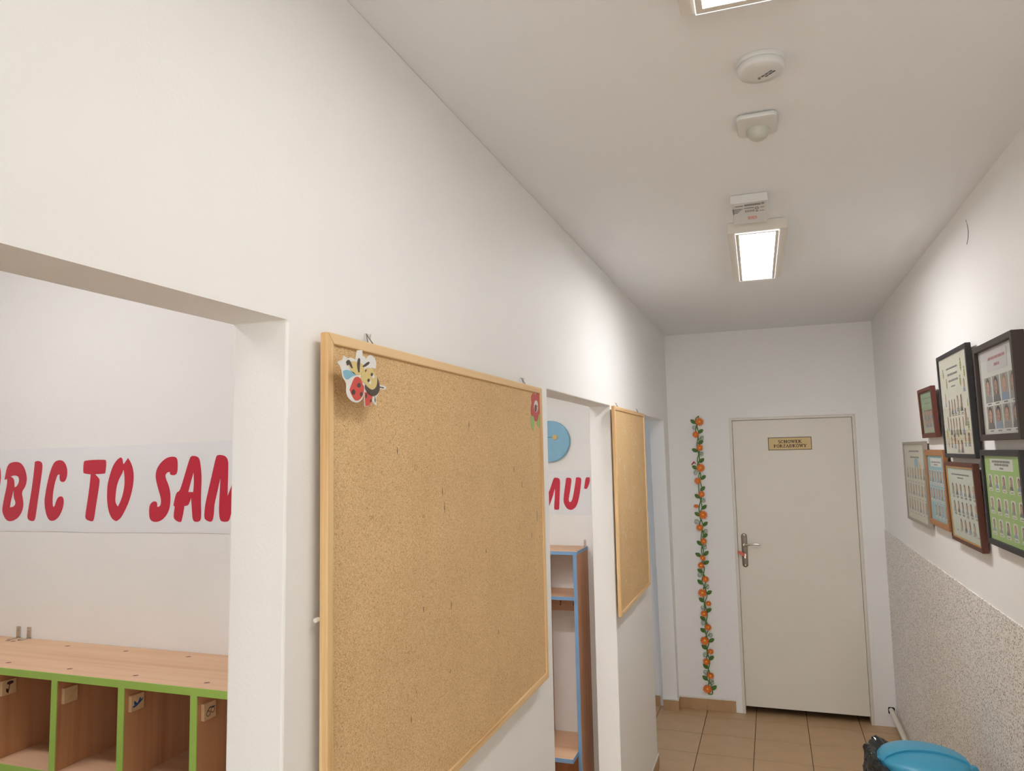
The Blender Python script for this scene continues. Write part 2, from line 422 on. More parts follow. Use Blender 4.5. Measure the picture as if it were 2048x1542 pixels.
# closet door: steel frame, leaf, lever handle, key
d1 = struct(obj('door_1', MB().box(-.259, YE + .006, .051, .544, YE + .046, 2.077), M['door_paint'], bevel=.002), 'plain white closet door with steel handle')
fr = MB().poly([[(-.323, .0005), (-.280, .0005), (-.280, 2.096), (.565, 2.096), (.565, .0005), (.590, .0005), (.590, 2.128), (-.323, 2.128)]], YE - .0035, YE + .0)
obj('door_casing', fr, M['plaster'], d1, bevel=.001)
fr2 = MB().poly([[(-.281, .0005), (-.2605, .0005), (-.2605, 2.0785), (.5455, 2.0785), (.5455, .0005), (.566, .0005), (.566, 2.0975), (-.281, 2.0975)]], YE - .009, YE + .05)
obj('door_frame', fr2, M['white_paint'], d1, bevel=.003)
pl = obj('handle_plate', MB().poly([rrect(-.2350, 1.021, -.1945, 1.262, .0195, 6)], YE + .001, YE + .006), M['steel'], d1, bevel=.0012, smooth=True)
for zz in (1.250, 1.034): obj('screw', MB().lathe([(0, -.0015), (.004, -.001), (.005, 0)], (-.2148, YE + .001, zz), 10, axis='y'), M['chrome'], pl)
obj('keyhole', MB().poly([rrect(-.219, 1.083, -.2095, 1.105, .0045)], YE + .0002, YE + .002), M['chrome'], pl)
hd = MB().tube([(-.214, YE + .003, 1.183), (-.214, YE - .030, 1.183)], .009, 12)
hd.tube([(-.216, YE - .030, 1.181), (-.190, YE - .036, 1.184), (-.160, YE - .040, 1.188), (-.130, YE - .040, 1.1895), (-.102, YE - .038, 1.187)], [.0085, .0075, .007, .007, .0065], 10)
obj('door_handle', hd, M['chrome'], d1, smooth=True)
key = thing('key', 'small key with red plastic tag in the closet door lock', 'key', (-.2145, YE + .001, 1.112))
obj('key_shaft', MB().tube([(-.2145, YE + .001, 1.112), (-.2145, YE - .022, 1.112)], .003, 8).poly([ellipse(-.2145, 1.112, .009, .010, 12)], YE - .036, YE - .033).tube([(-.2145, YE - .02, 1.112), (-.2145, YE - .034, 1.112)], .002, 6), M['chrome'], key)
obj('key_tag', MB().poly([[(-.216, 1.100), (-.212, 1.116), (-.232, 1.135), (-.262, 1.145), (-.266, 1.128), (-.240, 1.112)]], YE - .042, YE - .037), M['key_tag_red'], key, bevel=.001)

# ------------------------------------------------------------------ ceiling fittings
def lamp(label, glow_mat, loc, rot=(0, 0, 0), group=None):
    """surface luminaire: tray, bevelled bezel and diffuser; local origin on the ceiling, length along y"""
    r = thing('ceiling_lamp', label, 'lamp', loc, rot, group)
    obj('lamp_tray', MB().box(-.110, -.4235, -.044, .110, .4235, -.0005), M['lamp_case'], r, bevel=.004, local=True)
    obj('bezel', MB().poly([[(-.080, -.4175), (.080, -.4175), (.080, .4175), (-.080, .4175)], [(-.0667, -.4015), (.0667, -.4015), (.0667, .4015), (-.0667, .4015)]], -.0485, -.0435, 'xy'), M['lamp_case'], r, bevel=.001, local=True)
    obj('lit_rim', MB().poly([[(-.0815, -.419), (.0815, -.419), (.0815, .419), (-.0815, .419)], [(-.0802, -.4177), (.0802, -.4177), (.0802, .4177), (-.0802, .4177)]], -.0488, -.0435, 'xy'), M['lit_rim'], r, local=True)
    obj('diffuser', MB().box(-.0665, -.4013, -.0487, .0665, .4013, -.0437), glow_mat, r, local=True)
    return r
lampA = lamp('lit rectangular ceiling lamp at the far end behind the emergency unit', M['lit'], (-.014, 3.334, H), (0, 0, .0168))
lampB = lamp('lit rectangular ceiling lamp cut off by the top of the picture', M['lit_old'], (-.005, .9615, H), (0, 0, .0168))
lampC = dup(lampB, (-.010, -1.45, H), 'lit ceiling lamp behind the camera in the same corridor')
lamp('lit ceiling lamp in the near cloakroom bay with the green lockers', M['lit_alcove'], (-1.75, .72, H), (0, 0, PI / 2))
lamp('lit ceiling lamp in the middle cloakroom bay with the blue lockers', M['lit_bay'], (-1.30, 1.76, H), (0, 0, PI / 2))

em = thing('emergency_light', 'small white emergency light box with printed label ahead of the far lamp', 'lamp', (-.028, 2.72, H))
obj('housing', MB().box(-.090, 2.590, H - .031, .034, 2.842, H - .0005), M['plastic'], em, bevel=.003)
lab = MB(); z = H - .0314
def strip(mb, x0, y0, x1, y1, zz, mi=0): mb.box(x0, y0, zz - .0003, x1, y1, zz, mi)
strip(lab, -.075, 2.622, -.048, 2.631, z); strip(lab, -.044, 2.612, .010, 2.631, z); strip(lab, .012, 2.607, .022, 2.627, z)
for k in range(4): strip(lab, -.084, 2.654 + .014 * k, -.050 - .006 * k, 2.661 + .014 * k, z)
strip(lab, -.085, 2.652, -.081, 2.715, z)
strip(lab, -.045, 2.650, -.012, 2.659, z)
for k in range(6): strip(lab, -.043 + .0055 * k, 2.676, -.0395 + .0055 * k, 2.700, z)
strip(lab, .009, 2.655, .022, 2.663, z); strip(lab, .006, 2.695, .021, 2.701, z)
lab.poly([ellipse(-.003, 2.665, .0072, .016, 16), ellipse(-.003, 2.665, .0035, .008, 10)], z - .0003, z, 'xy'); strip(lab, -.008, 2.690, .002, 2.703, z)
obj('printed_label', lab, M['label_ink'], em)['kind'] = 'stuff'
obj('indicator', MB().poly([rrect(-.036, 2.756, -.004, 2.786, .003)], z - .001, z + .001, 'xy'), M['led_red'], em)
for lx in (-.025, -.012): obj('indicator_lens', MB().lathe([(0, -.002), (.004, 0)], (lx, 2.771, z - .001), 10), M['plastic'], em)

sm = thing('smoke_detector', 'round white smoke detector disc on the ceiling with grey printing', 'smoke detector', (.0225, 1.696, H))
c = (.0225, 1.696, H)
obj('base', MB().lathe([(0, -.0005), (.0535, -.0005), (.0535, -.007), (.0515, -.010), (0, -.010)], c, 48), M['plastic'], sm, smooth=True)
obj('cover', MB().lathe([(.0498, -.0095), (.0518, -.012), (.0516, -.022), (.048, -.0275), (.030, -.0296), (0, -.030)], c, 48), M['plastic'], sm, smooth=True, angle=60)
z = H - .0304
for k, (L, s, d) in enumerate(((.031, 0, .0), (.029, .003, .0075))):
    pr = MB()
    ca, sa = math.cos(-.80), math.sin(-.80)
    q = lambda u, v: (c[0] + .012 + u * ca - v * sa, c[1] + .002 + u * sa + v * ca)
    for a in (0, .37, .72):
        pr.poly([[q(s + L * a - L / 2, d - .002), q(s + L * (a + .28) - L / 2, d - .002), q(s + L * (a + .28) - L / 2, d + .002), q(s + L * a - L / 2, d + .002)]], z - .0004, z + .002, 'xy')
    o = obj('printed_line', pr, M['ink_soft'], sm); o['kind'] = 'stuff'
obj('test_mark', MB().poly([ellipse(c[0] - .004, c[1] + .019, .0028, .0045, 12), ellipse(c[0] - .004, c[1] + .019, .0015, .0028, 10)], z - .0004, z + .003, 'xy'), M['ink_soft'], sm)

pi = thing('motion_sensor', 'square white motion sensor with a grey dome on the ceiling', 'motion sensor', (.0105, 2.0, H))
obj('mounting_plate', MB().box(-.034, 1.959, H - .004, .054, 2.072, H - .0003), M['plastic_grey'], pi)
obj('base', MB().poly([rrect(-.0415, 1.950, .0605, 2.080, .016, 5)], H - .016, H - .004, 'xy'), M['plastic'], pi, bevel=.004, smooth=True)
obj('dome', MB().lathe([(.0305, .002), (.030, -.006), (.0275, -.015), (.0215, -.023), (.012, -.0285), (0, -.030)], (.0115, 2.035, H - .016), 32), M['plastic_grey'], pi, smooth=True, angle=60)

# ------------------------------------------------------------------ cork boards
def corkboard(label, y0, y1, z0, z1, member):
    """pine framed board hanging on the left wall; local x along the wall, z up, front towards -y"""
    w, h = y1 - y0, z1 - z0
    r = thing('cork_board', label, 'board', (XL + .030, y0, z0), (0, 0, PI / 2), 'cork boards on the left wall')
    mw = member
    obj('cork_panel', MB().box(mw * .6, .005, mw * .6, w - mw * .6, .013, h - mw * .6), M['cork'], r, local=True)
    for nm, lp, mt in (('frame_top', [(0, h), (w, h), (w - mw, h - mw), (mw, h - mw)], 'pine_x'), ('frame_bottom', [(0, 0), (mw, mw), (w - mw, mw), (w, 0)], 'pine_x'),
                       ('frame_side', [(0, 0), (0, h), (mw, h - mw), (mw, mw)], 'pine_z'), ('frame_side', [(w, 0), (w - mw, mw), (w - mw, h - mw), (w, h)], 'pine_z')):
        obj(nm, MB().poly([lp], 0, .016), M[mt], r, bevel=.0022, local=True)
    return r, w, h
def hanger(r, x, h, s=1.0):
    obj('hanger', MB().tube([(x - .013 * s, .012, h - .002), (x, .024, h + .022 * s), (x + .011 * s, .012, h - .002)], .0012, 6), M['wire'], r, local=True)
    obj('hook', MB().tube([(x + .004 * s, .0298, h + .024 * s), (x + .004 * s, .020, h + .021 * s), (x + .008 * s, .019, h + .023 * s), (x + .013 * s, .024, h + .013 * s)], .0013, 6), M['white_paint'], r, local=True)
b1, bw, bh = corkboard('large bare cork board with a bee cutout in its corner', 1.053, 2.284, 1.164, 2.079, .019)
hanger(b1, .165, bh); hanger(b1, 1.095, bh)
mk = MB()
random.seed(3)
for u, v, L in ((.46, .32, .02), (.47, .36, .025), (.5, .6, .018), (.95, .28, .02), (1.02, .33, .02), (.8, .74, .012), (.3, .8, .015), (1.1, .5, .015), (.62, .15, .015), (.36, .58, .012), (1.16, .44, .04), (.25, .22, .014), (.72, .5, .01)):
    x = u; zz = bh - v * bh
    mk.poly([[(x - .001, zz), (x, zz + L / 2), (x + .0015, zz), (x + .0003, zz - L / 2)]], .0046, .0052)
obj('pin_scar', mk, M['brown_ink'], b1, local=True)['kind'] = 'stuff'
obj('screw', MB().tube([(-.008, .018, .44), (.001, .018, .44)], .004, 8), M['white_paint'], b1, local=True)
b2, bw2, bh2 = corkboard('smaller worn cork board on the far pier with paint nicks', 3.466, 4.345, 1.100, 2.088, .019)
hanger(b2, .150, bh2); hanger(b2, .750, bh2)
mk = MB()
for u, v, L in ((.10, .26, .012), (.23, .31, .04), (.22, .36, .012), (.62, .18, .03), (.55, .25, .012), (.52, .42, .02), (.35, .5, .03), (.72, .3, .01), (.12, .62, .02), (.2, .65, .03), (.75, .77, .02), (.33, .74, .012), (.16, .86, .02), (.8, .95, .02), (.3, .12, .02), (.66, .55, .02)):
    x = .03 + u * bw2; zz = bh2 - v * bh2
    mk.poly([[(x - .004, zz), (x, zz + L / 2), (x + .004, zz), (x + .001, zz - L / 2)]], .0044, .0052)
obj('pin_scar', mk, M['card_white'], b2, local=True)['kind'] = 'stuff'

BEE = {'backing': [(1.0481,2.0243),(1.0509,2.0278),(1.063,2.0297),(1.0668,2.0385),(1.0783,2.0341),(1.0891,2.0385),(1.104,2.0349),(1.1091,2.0528),(1.1266,2.0551),(1.1265,2.0452),(1.136,2.0441),(1.137,2.0398),(1.152,2.051),(1.1672,2.0478),(1.1761,2.0386),(1.1726,2.0269),(1.1562,2.0275),(1.1725,2.0167),(1.1803,2.0084),(1.1869,1.9976),(1.2053,1.9985),(1.2122,1.9951),(1.2075,1.9906),(1.1869,1.9919),(1.1846,1.9838),(1.1733,1.974),(1.1754,1.9595),(1.1666,1.9624),(1.1601,1.9676),(1.1472,1.9568),(1.1345,1.9561),(1.1325,1.9811),(1.1283,1.971),(1.118,1.9628),(1.1018,1.9602),(1.0861,1.964),(1.0735,1.9747),(1.0754,1.9885),(1.0726,1.9945),(1.0621,2.0019),(1.0612,2.0112),(1.0555,2.02)],'body': [(1.0803,2.0269),(1.0901,2.0317),(1.106,2.0324),(1.1244,2.0312),(1.1327,2.0261),(1.1306,2.0182),(1.1202,2.0095),(1.0999,2.0087),(1.0842,2.0167)],'head': [(1.1327,2.0217),(1.1433,2.0261),(1.1562,2.0252),(1.1692,2.0187),(1.1769,2.0081),(1.1757,1.9967),(1.1668,1.9881),(1.1581,1.9866),(1.1452,1.9898),(1.1368,1.9957),(1.1222,1.9988),(1.1192,2.0062),(1.1243,2.0154)],'hood': [(1.177,2.0115),(1.1858,1.9975),(1.1846,1.9861),(1.1711,1.9767),(1.1558,1.9756),(1.1409,1.9806),(1.1336,1.9878),(1.1336,1.9943),(1.1452,1.9887),(1.1603,1.9865),(1.1735,1.9931),(1.1776,2.0036)],'wing_blue': [(1.063,2.0114),(1.0726,2.015),(1.0861,2.0148),(1.0999,2.0119),(1.1049,2.0081),(1.092,2.0053),(1.0764,1.997),(1.0668,2.0013)],'wing_red': [(1.0999,2.0044),(1.112,2.0071),(1.1212,2.0031),(1.1263,1.9948),(1.1315,1.9909),(1.1304,1.9799),(1.1242,1.9707),(1.1119,1.9646),(1.0998,1.9644),(1.089,1.9748),(1.0841,1.9818),(1.092,1.9941)],'wing_red2': [(1.1336,1.9812),(1.1452,1.9804),(1.1602,1.9753),(1.159,1.9675),(1.1472,1.9574),(1.1355,1.9568)],'stripe': [(1.1101,2.0367),(1.1141,2.0399),(1.1182,2.0376),(1.1165,2.0244),(1.1157,2.0145),(1.112,2.0142),(1.107,2.0255)],'stripe2': [(1.1254,2.0264),(1.1455,2.0374),(1.1508,2.0358),(1.1476,2.0321),(1.1306,2.0248)],'stripe3': [(1.0726,2.0281),(1.0783,2.033),(1.0861,2.0318),(1.094,2.0198),(1.09,2.0189),(1.0822,2.025),(1.0764,2.0222)],'antenna': [(1.1865,1.9955),(1.2025,1.9949),(1.2017,1.9928),(1.1858,1.9935)],'antenna2': [(1.1694,1.976),(1.1722,1.9694),(1.1699,1.9642),(1.1678,1.9691)],'mouth': [(1.1337,2.0207),(1.1407,2.0225),(1.1379,2.0189),(1.1344,2.0164)],'spot': [(1.1201,1.9921),(1.1195,1.9903),(1.1178,1.9887),(1.1153,1.9877),(1.1126,1.9875),(1.1102,1.9881),(1.1085,1.9894),(1.1079,1.9911),(1.1085,1.993),(1.1102,1.9945),(1.1126,1.9955),(1.1154,1.9958),(1.1178,1.9952),(1.1195,1.9939)],'spot2': [(1.1019,1.9789),(1.1013,1.9768),(1.0996,1.975),(1.0972,1.9739),(1.0946,1.9737),(1.0922,1.9744),(1.0906,1.976),(1.09,1.978),(1.0906,1.9801),(1.0922,1.9819),(1.0946,1.983),(1.0972,1.9832),(1.0996,1.9825),(1.1013,1.9809)],'spot3': [(1.1258,1.9768),(1.1254,1.975),(1.1243,1.9735),(1.1226,1.9726),(1.1208,1.9725),(1.1191,1.9731),(1.118,1.9745),(1.1176,1.9763),(1.118,1.9781),(1.1192,1.9796),(1.1208,1.9805),(1.1226,1.9806),(1.1243,1.9799),(1.1254,1.9786)],'spot4': [(1.1403,1.9751),(1.14,1.9731),(1.1394,1.9714),(1.1384,1.9705),(1.1374,1.9704),(1.1365,1.9712),(1.1358,1.9728),(1.1356,1.9748),(1.1359,1.9768),(1.1365,1.9784),(1.1374,1.9794),(1.1385,1.9795),(1.1394,1.9786),(1.14,1.9771)],'spot5': [(1.1577,1.9674),(1.1574,1.9661),(1.1566,1.9651),(1.1554,1.9645),(1.154,1.9644),(1.1528,1.9649),(1.152,1.9658),(1.1517,1.967),(1.152,1.9683),(1.1529,1.9694),(1.1541,1.97),(1.1554,1.9701),(1.1566,1.9696),(1.1575,1.9686)],'eye': [(1.1541,2.0012),(1.1547,1.9994),(1.1542,1.9978),(1.1529,1.9966),(1.1509,1.9961),(1.1486,1.9964),(1.1465,1.9974),(1.145,1.999),(1.1445,2.0007),(1.1449,2.0024),(1.1462,2.0036),(1.1482,2.0041),(1.1505,2.0038),(1.1526,2.0028)],'eye2': [(1.1661,2.0129),(1.1667,2.0111),(1.1663,2.0095),(1.1649,2.0083),(1.1629,2.0077),(1.1605,2.008),(1.1584,2.0091),(1.1569,2.0106),(1.1563,2.0124),(1.1568,2.014),(1.1581,2.0152),(1.1602,2.0158),(1.1625,2.0155),(1.1646,2.0145)],'pupil': [(1.1491,2.0034),(1.1487,2.002),(1.1477,2.0008),(1.1461,2.0001),(1.1444,1.9999),(1.1429,2.0004),(1.1418,2.0014),(1.1415,2.0027),(1.1418,2.0041),(1.1429,2.0053),(1.1444,2.006),(1.1462,2.0061),(1.1477,2.0057),(1.1488,2.0047)],'pupil2': [(1.1604,2.015),(1.1601,2.0137),(1.159,2.0126),(1.1575,2.0119),(1.1559,2.0117),(1.1544,2.0122),(1.1534,2.0131),(1.1531,2.0143),(1.1534,2.0156),(1.1545,2.0167),(1.1559,2.0174),(1.1576,2.0176),(1.1591,2.0172),(1.1601,2.0162)]}
XBEE = XL + .052
be = thing('bee_cutout', 'paper bee cutout with red spotted wings pinned upside down on the cork', 'decoration', (XBEE, BEE['backing'][0][0], BEE['backing'][0][1]))
L0 = dict(backing='card_white', body='card_yellow', head='card_yellow', hood='card_black', wing_blue='card_blue', wing_red='bright_red', wing_red2='bright_red', stripe='card_black', stripe2='card_black', stripe3='card_black', antenna='card_black', antenna2='card_black', mouth='brown_card', spot='card_black', spot2='card_black', spot3='card_black', spot4='card_black', spot5='card_black', eye='card_white', eye2='card_white', pupil='card_black', pupil2='card_black')
LV = dict(backing=0, body=1, wing_blue=1, wing_red=1, wing_red2=1, antenna=1, antenna2=1, head=2, stripe=2, stripe2=2, stripe3=2, spot=2, spot2=2, spot3=2, spot4=2, spot5=2, hood=3, mouth=3, eye=3, eye2=3, pupil=4, pupil2=4)
for k, pts in BEE.items():
    d = XBEE + .0004 * LV[k]
    obj({'wing_blue': 'wing', 'wing_red': 'wing', 'wing_red2': 'wing'}.get(k, k.rstrip('0123456789')), MB().poly([soften(pts)], d - (.0008 if k == 'backing' else .0004), d, 'yz'), M[L0[k]], be)
for py, pz in ((1.157, 2.012), (1.135, 2.005)): obj('push_pin', MB().tube([(XL + .023, py, pz), (XBEE - .0006, py, pz)], .0012, 6), M['wire'], be)
FLOWER = {'flower_head': [(2.1832,2.0483),(2.1946,2.0557),(2.2079,2.058),(2.2252,2.0525),(2.2461,2.0615),(2.2642,2.0593),(2.2702,2.0474),(2.2666,2.0321),(2.2821,2.0234),(2.2807,2.0068),(2.2658,1.9952),(2.2494,1.9904),(2.2461,1.978),(2.225,1.9678),(2.2077,1.9726),(2.1999,1.9842),(2.1783,1.9846),(2.1729,1.9988),(2.1761,2.0122),(2.1856,2.0233),(2.18,2.0348)],'leaf': [(2.1741,1.9858),(2.1999,1.9842),(2.2099,1.9726),(2.2067,1.9592),(2.1919,1.9376),(2.1715,1.9529),(2.1685,1.9685)],'leaf2': [(2.2657,1.9938),(2.2739,1.9818),(2.2699,1.9612),(2.2572,1.9473),(2.2313,1.9627),(2.2461,1.978),(2.2493,1.989)],'center': [(2.2471,2.018),(2.2442,2.0094),(2.2373,2.0022),(2.228,1.998),(2.218,1.9975),(2.2094,2.0008),(2.2039,2.0073),(2.2024,2.0156),(2.2052,2.0241),(2.2119,2.0313),(2.2211,2.0356),(2.2311,2.0362),(2.2398,2.033),(2.2456,2.0265)],'dark': [(2.233,2.0112),(2.2313,2.0058),(2.2272,2.0014),(2.2216,1.9988),(2.2157,1.9985),(2.2105,2.0006),(2.2072,2.0046),(2.2063,2.0098),(2.208,2.0151),(2.212,2.0195),(2.2176,2.0222),(2.2235,2.0225),(2.2287,2.0204),(2.2321,2.0164)]}
XF = XL + .026
fw = thing('flower_cutout', 'small red paper flower with green leaves in the corner of the large cork board', 'decoration', (XF, FLOWER['flower_head'][0][0], FLOWER['flower_head'][0][1]))
for k, mt, d in (('leaf', 'card_green', 0), ('leaf2', 'card_green', 0), ('flower_head', 'card_red', 1), ('center', 'card_white', 2), ('dark', 'brown_card', 3)):
    obj({'leaf2': 'leaf', 'center': 'flower_center', 'dark': 'center_print'}.get(k, k), MB().poly([soften(FLOWER[k])], XF - (.0012 if d < 2 else .0003) + .0004 * d, XF + .0004 * d, 'yz'), M[mt], fw)
obj('push_pin', MB().tube([(XL + .023, FLOWER['center'][0][0] - .01, FLOWER['center'][0][1]), (XF + .003, FLOWER['center'][0][0] - .01, FLOWER['center'][0][1])], .0015, 6), M['wire'], fw)

# ------------------------------------------------------------------ banners in the bays
LETTERS1 = {'B': [[(-2.0448,1.862),(-2.0347,1.8717),(-2.0211,1.8744),(-2.0074,1.875),(-1.9905,1.871),(-1.9761,1.8567),(-1.9675,1.8371),(-1.9657,1.822),(-1.9702,1.8058),(-1.9843,1.7897),(-1.9789,1.7746),(-1.9748,1.7553),(-1.9784,1.7381),(-1.9909,1.7208),(-2.0099,1.711),(-2.0265,1.7087),(-2.0404,1.7129),(-2.052,1.7269),(-2.0573,1.7388),(-2.0541,1.7616),(-2.0468,1.7921),(-2.0419,1.8139),(-2.0427,1.827),(-2.0528,1.8249),(-2.0498,1.8424)],[(-2.0293,1.8334),(-2.0189,1.8372),(-2.0051,1.8364),(-1.9972,1.8309),(-1.9951,1.82),(-2.0019,1.8071),(-2.0123,1.8032),(-2.014,1.8224),(-2.02,1.83)],[(-2.0165,1.7963),(-2.0129,1.7725),(-2.007,1.7649),(-2.006,1.7573),(-2.0122,1.7498),(-2.0273,1.7476),(-2.0252,1.7638),(-2.0201,1.7811)]],'I': [[(-1.9375,1.8734),(-1.9308,1.8761),(-1.9175,1.8752),(-1.9083,1.8686),(-1.9087,1.8493),(-1.914,1.8108),(-1.9206,1.7682),(-1.9269,1.7213),(-1.9308,1.7117),(-1.9395,1.71),(-1.9516,1.7126),(-1.9584,1.719),(-1.9572,1.7339),(-1.948,1.7832),(-1.9416,1.8282),(-1.9388,1.8583)]],'C': [[(-1.8934,1.7809),(-1.8901,1.8022),(-1.8817,1.8362),(-1.8713,1.8616),(-1.8617,1.8732),(-1.8474,1.8772),(-1.8329,1.8755),(-1.821,1.8651),(-1.8144,1.8481),(-1.8151,1.8312),(-1.8216,1.8187),(-1.8315,1.816),(-1.8412,1.8209),(-1.8429,1.8315),(-1.842,1.8368),(-1.847,1.8383),(-1.8525,1.8337),(-1.8601,1.8126),(-1.8647,1.7893),(-1.8657,1.7682),(-1.8644,1.7534),(-1.8613,1.7492),(-1.857,1.7513),(-1.852,1.7661),(-1.8453,1.7756),(-1.8354,1.7791),(-1.8266,1.7755),(-1.8232,1.764),(-1.8266,1.7451),(-1.8371,1.7262),(-1.8509,1.7146),(-1.8665,1.7109),(-1.8783,1.7154),(-1.8878,1.7301),(-1.8939,1.7512),(-1.8956,1.7682)]],'T': [[(-1.7565,1.8683),(-1.7521,1.8749),(-1.6815,1.8757),(-1.6759,1.8721),(-1.6764,1.8505),(-1.6787,1.8391),(-1.6855,1.8376),(-1.7143,1.8371),(-1.6986,1.8249),(-1.697,1.8177),(-1.7012,1.7888),(-1.7079,1.7518),(-1.7121,1.721),(-1.7159,1.7127),(-1.7227,1.7117),(-1.7381,1.7156),(-1.7438,1.7207),(-1.7437,1.731),(-1.7376,1.7682),(-1.7323,1.8055),(-1.7295,1.8366),(-1.7533,1.839),(-1.7571,1.8432)]],'O': [[(-1.6699,1.7887),(-1.6693,1.8092),(-1.661,1.8379),(-1.651,1.8604),(-1.6381,1.8745),(-1.627,1.8801),(-1.6268,1.8801),(-1.62,1.8773),(-1.6176,1.864),(-1.6154,1.8619),(-1.6008,1.878),(-1.5888,1.8635),(-1.581,1.8431),(-1.5794,1.8207),(-1.5837,1.7945),(-1.592,1.7682),(-1.6044,1.744),(-1.6195,1.7217),(-1.6325,1.7139),(-1.6373,1.7131),(-1.6509,1.7194),(-1.6624,1.7376),(-1.6689,1.7641)],[(-1.6412,1.7723),(-1.6397,1.7601),(-1.6313,1.751),(-1.6237,1.7621),(-1.6151,1.7824),(-1.6106,1.8047),(-1.6105,1.8251),(-1.614,1.8455),(-1.6162,1.8476),(-1.6186,1.8394),(-1.6313,1.8212),(-1.6385,1.8008)]],'S': [[(-1.5052,1.8201),(-1.5068,1.8321),(-1.5035,1.8481),(-1.4911,1.8639),(-1.4736,1.8756),(-1.4559,1.8793),(-1.4432,1.8781),(-1.436,1.872),(-1.435,1.8511),(-1.4359,1.8393),(-1.4407,1.8324),(-1.4508,1.8309),(-1.4592,1.8336),(-1.4599,1.8396),(-1.4675,1.8396),(-1.4749,1.8328),(-1.4734,1.8238),(-1.464,1.8078),(-1.4571,1.788),(-1.456,1.7643),(-1.4596,1.7427),(-1.4717,1.7249),(-1.4892,1.7139),(-1.5069,1.7117),(-1.5199,1.7166),(-1.5246,1.7265),(-1.5256,1.7483),(-1.5213,1.7593),(-1.5112,1.7653),(-1.5022,1.7647),(-1.4987,1.7583),(-1.4992,1.7514),(-1.4941,1.7508),(-1.4883,1.7544),(-1.4863,1.7643),(-1.4885,1.7762),(-1.4968,1.7961)]],'A': [[(-1.3969,1.8742),(-1.3908,1.88),(-1.376,1.8787),(-1.366,1.8727),(-1.3611,1.8501),(-1.358,1.8227),(-1.3592,1.7877),(-1.359,1.7586),(-1.3574,1.7335),(-1.3588,1.7181),(-1.3672,1.7137),(-1.3794,1.7144),(-1.3845,1.7217),(-1.3861,1.7372),(-1.3902,1.7742),(-1.3941,1.7644),(-1.3988,1.7546),(-1.4112,1.7531),(-1.4144,1.7331),(-1.42,1.7136),(-1.4262,1.7126),(-1.4388,1.7173),(-1.4448,1.7241),(-1.4443,1.7349),(-1.4418,1.7516),(-1.4461,1.7545),(-1.4428,1.7703),(-1.437,1.788),(-1.4271,1.7909),(-1.4189,1.8115),(-1.4073,1.8448)],[(-1.3836,1.8386),(-1.3906,1.8191),(-1.3997,1.7884),(-1.3837,1.7884),(-1.3822,1.8112)]],'M': [[(-1.315,1.8747),(-1.3103,1.8804),(-1.2959,1.8801),(-1.2839,1.876),(-1.277,1.8662),(-1.2762,1.845),(-1.2773,1.7779),(-1.2705,1.7913),(-1.2569,1.8256),(-1.2435,1.8656),(-1.2378,1.8742),(-1.2226,1.8758),(-1.2097,1.8708),(-1.2049,1.8593),(-1.2065,1.8061),(-1.208,1.7495),(-1.2075,1.7213),(-1.2155,1.7153),(-1.2294,1.7159),(-1.2337,1.723),(-1.2308,1.8063),(-1.2489,1.7683),(-1.2648,1.7398),(-1.2703,1.7189),(-1.2785,1.7146),(-1.2927,1.7152),(-1.2999,1.7205),(-1.3027,1.7396),(-1.3021,1.7683),(-1.2996,1.8241),(-1.3107,1.7818),(-1.3174,1.7568),(-1.3181,1.7338),(-1.3214,1.7184),(-1.3273,1.7139),(-1.3406,1.7173),(-1.3485,1.7239),(-1.3462,1.7529),(-1.3418,1.7722),(-1.3284,1.8224)]],'E': [[(-1.1809,1.874),(-1.1354,1.8741),(-1.1319,1.8581),(-1.1351,1.8431),(-1.16,1.8416),(-1.163,1.8096),(-1.1415,1.8104),(-1.1402,1.7945),(-1.1434,1.7796),(-1.166,1.7787),(-1.169,1.7459),(-1.143,1.746),(-1.1406,1.7312),(-1.1461,1.7163),(-1.1925,1.7149),(-1.1972,1.7233),(-1.1933,1.7684),(-1.1853,1.8589)]]}
LETTERS2 = {'M': [[(-1.0985,1.6706),(-1.0838,1.7104),(-1.0732,1.7384),(-1.0658,1.7419),(-1.0487,1.7394),(-1.0392,1.7311),(-1.0403,1.6914),(-1.0441,1.6448),(-1.0469,1.5867),(-1.0496,1.5774),(-1.0606,1.5755),(-1.074,1.5773),(-1.0754,1.5889),(-1.0697,1.6448),(-1.0674,1.6822),(-1.07,1.6799),(-1.0807,1.6449),(-1.0992,1.5982),(-1.1096,1.5783),(-1.1195,1.5759),(-1.1292,1.5794),(-1.1314,1.591),(-1.1265,1.6825),(-1.1477,1.6309),(-1.1552,1.5792),(-1.164,1.5757),(-1.1788,1.5791),(-1.1811,1.5885),(-1.1727,1.6262),(-1.1588,1.6826),(-1.1449,1.7367),(-1.1373,1.7426),(-1.12,1.7412),(-1.1153,1.7318),(-1.1178,1.6402)]],'U': [[(-1.0074,1.7355),(-1.0036,1.7406),(-0.9855,1.7399),(-0.9772,1.734),(-0.9803,1.7097),(-0.9876,1.6679),(-0.9959,1.6308),(-0.995,1.6204),(-0.9892,1.6146),(-0.9818,1.6193),(-0.9741,1.6355),(-0.9643,1.6817),(-0.9571,1.7211),(-0.9541,1.7396),(-0.9444,1.7423),(-0.9301,1.7394),(-0.9251,1.7324),(-0.9304,1.6908),(-0.939,1.6447),(-0.9484,1.6101),(-0.9611,1.587),(-0.9783,1.5765),(-0.9903,1.5753),(-1.007,1.5822),(-1.0197,1.603),(-1.024,1.6216),(-1.0207,1.6541),(-1.0119,1.7052)]],'Q': [[(-0.9027,1.738),(-0.8966,1.7414),(-0.8823,1.7412),(-0.8806,1.7228),(-0.8884,1.6998),(-0.8973,1.6826),(-0.9056,1.6815),(-0.9127,1.685),(-0.9112,1.6953),(-0.9069,1.7184)]]}
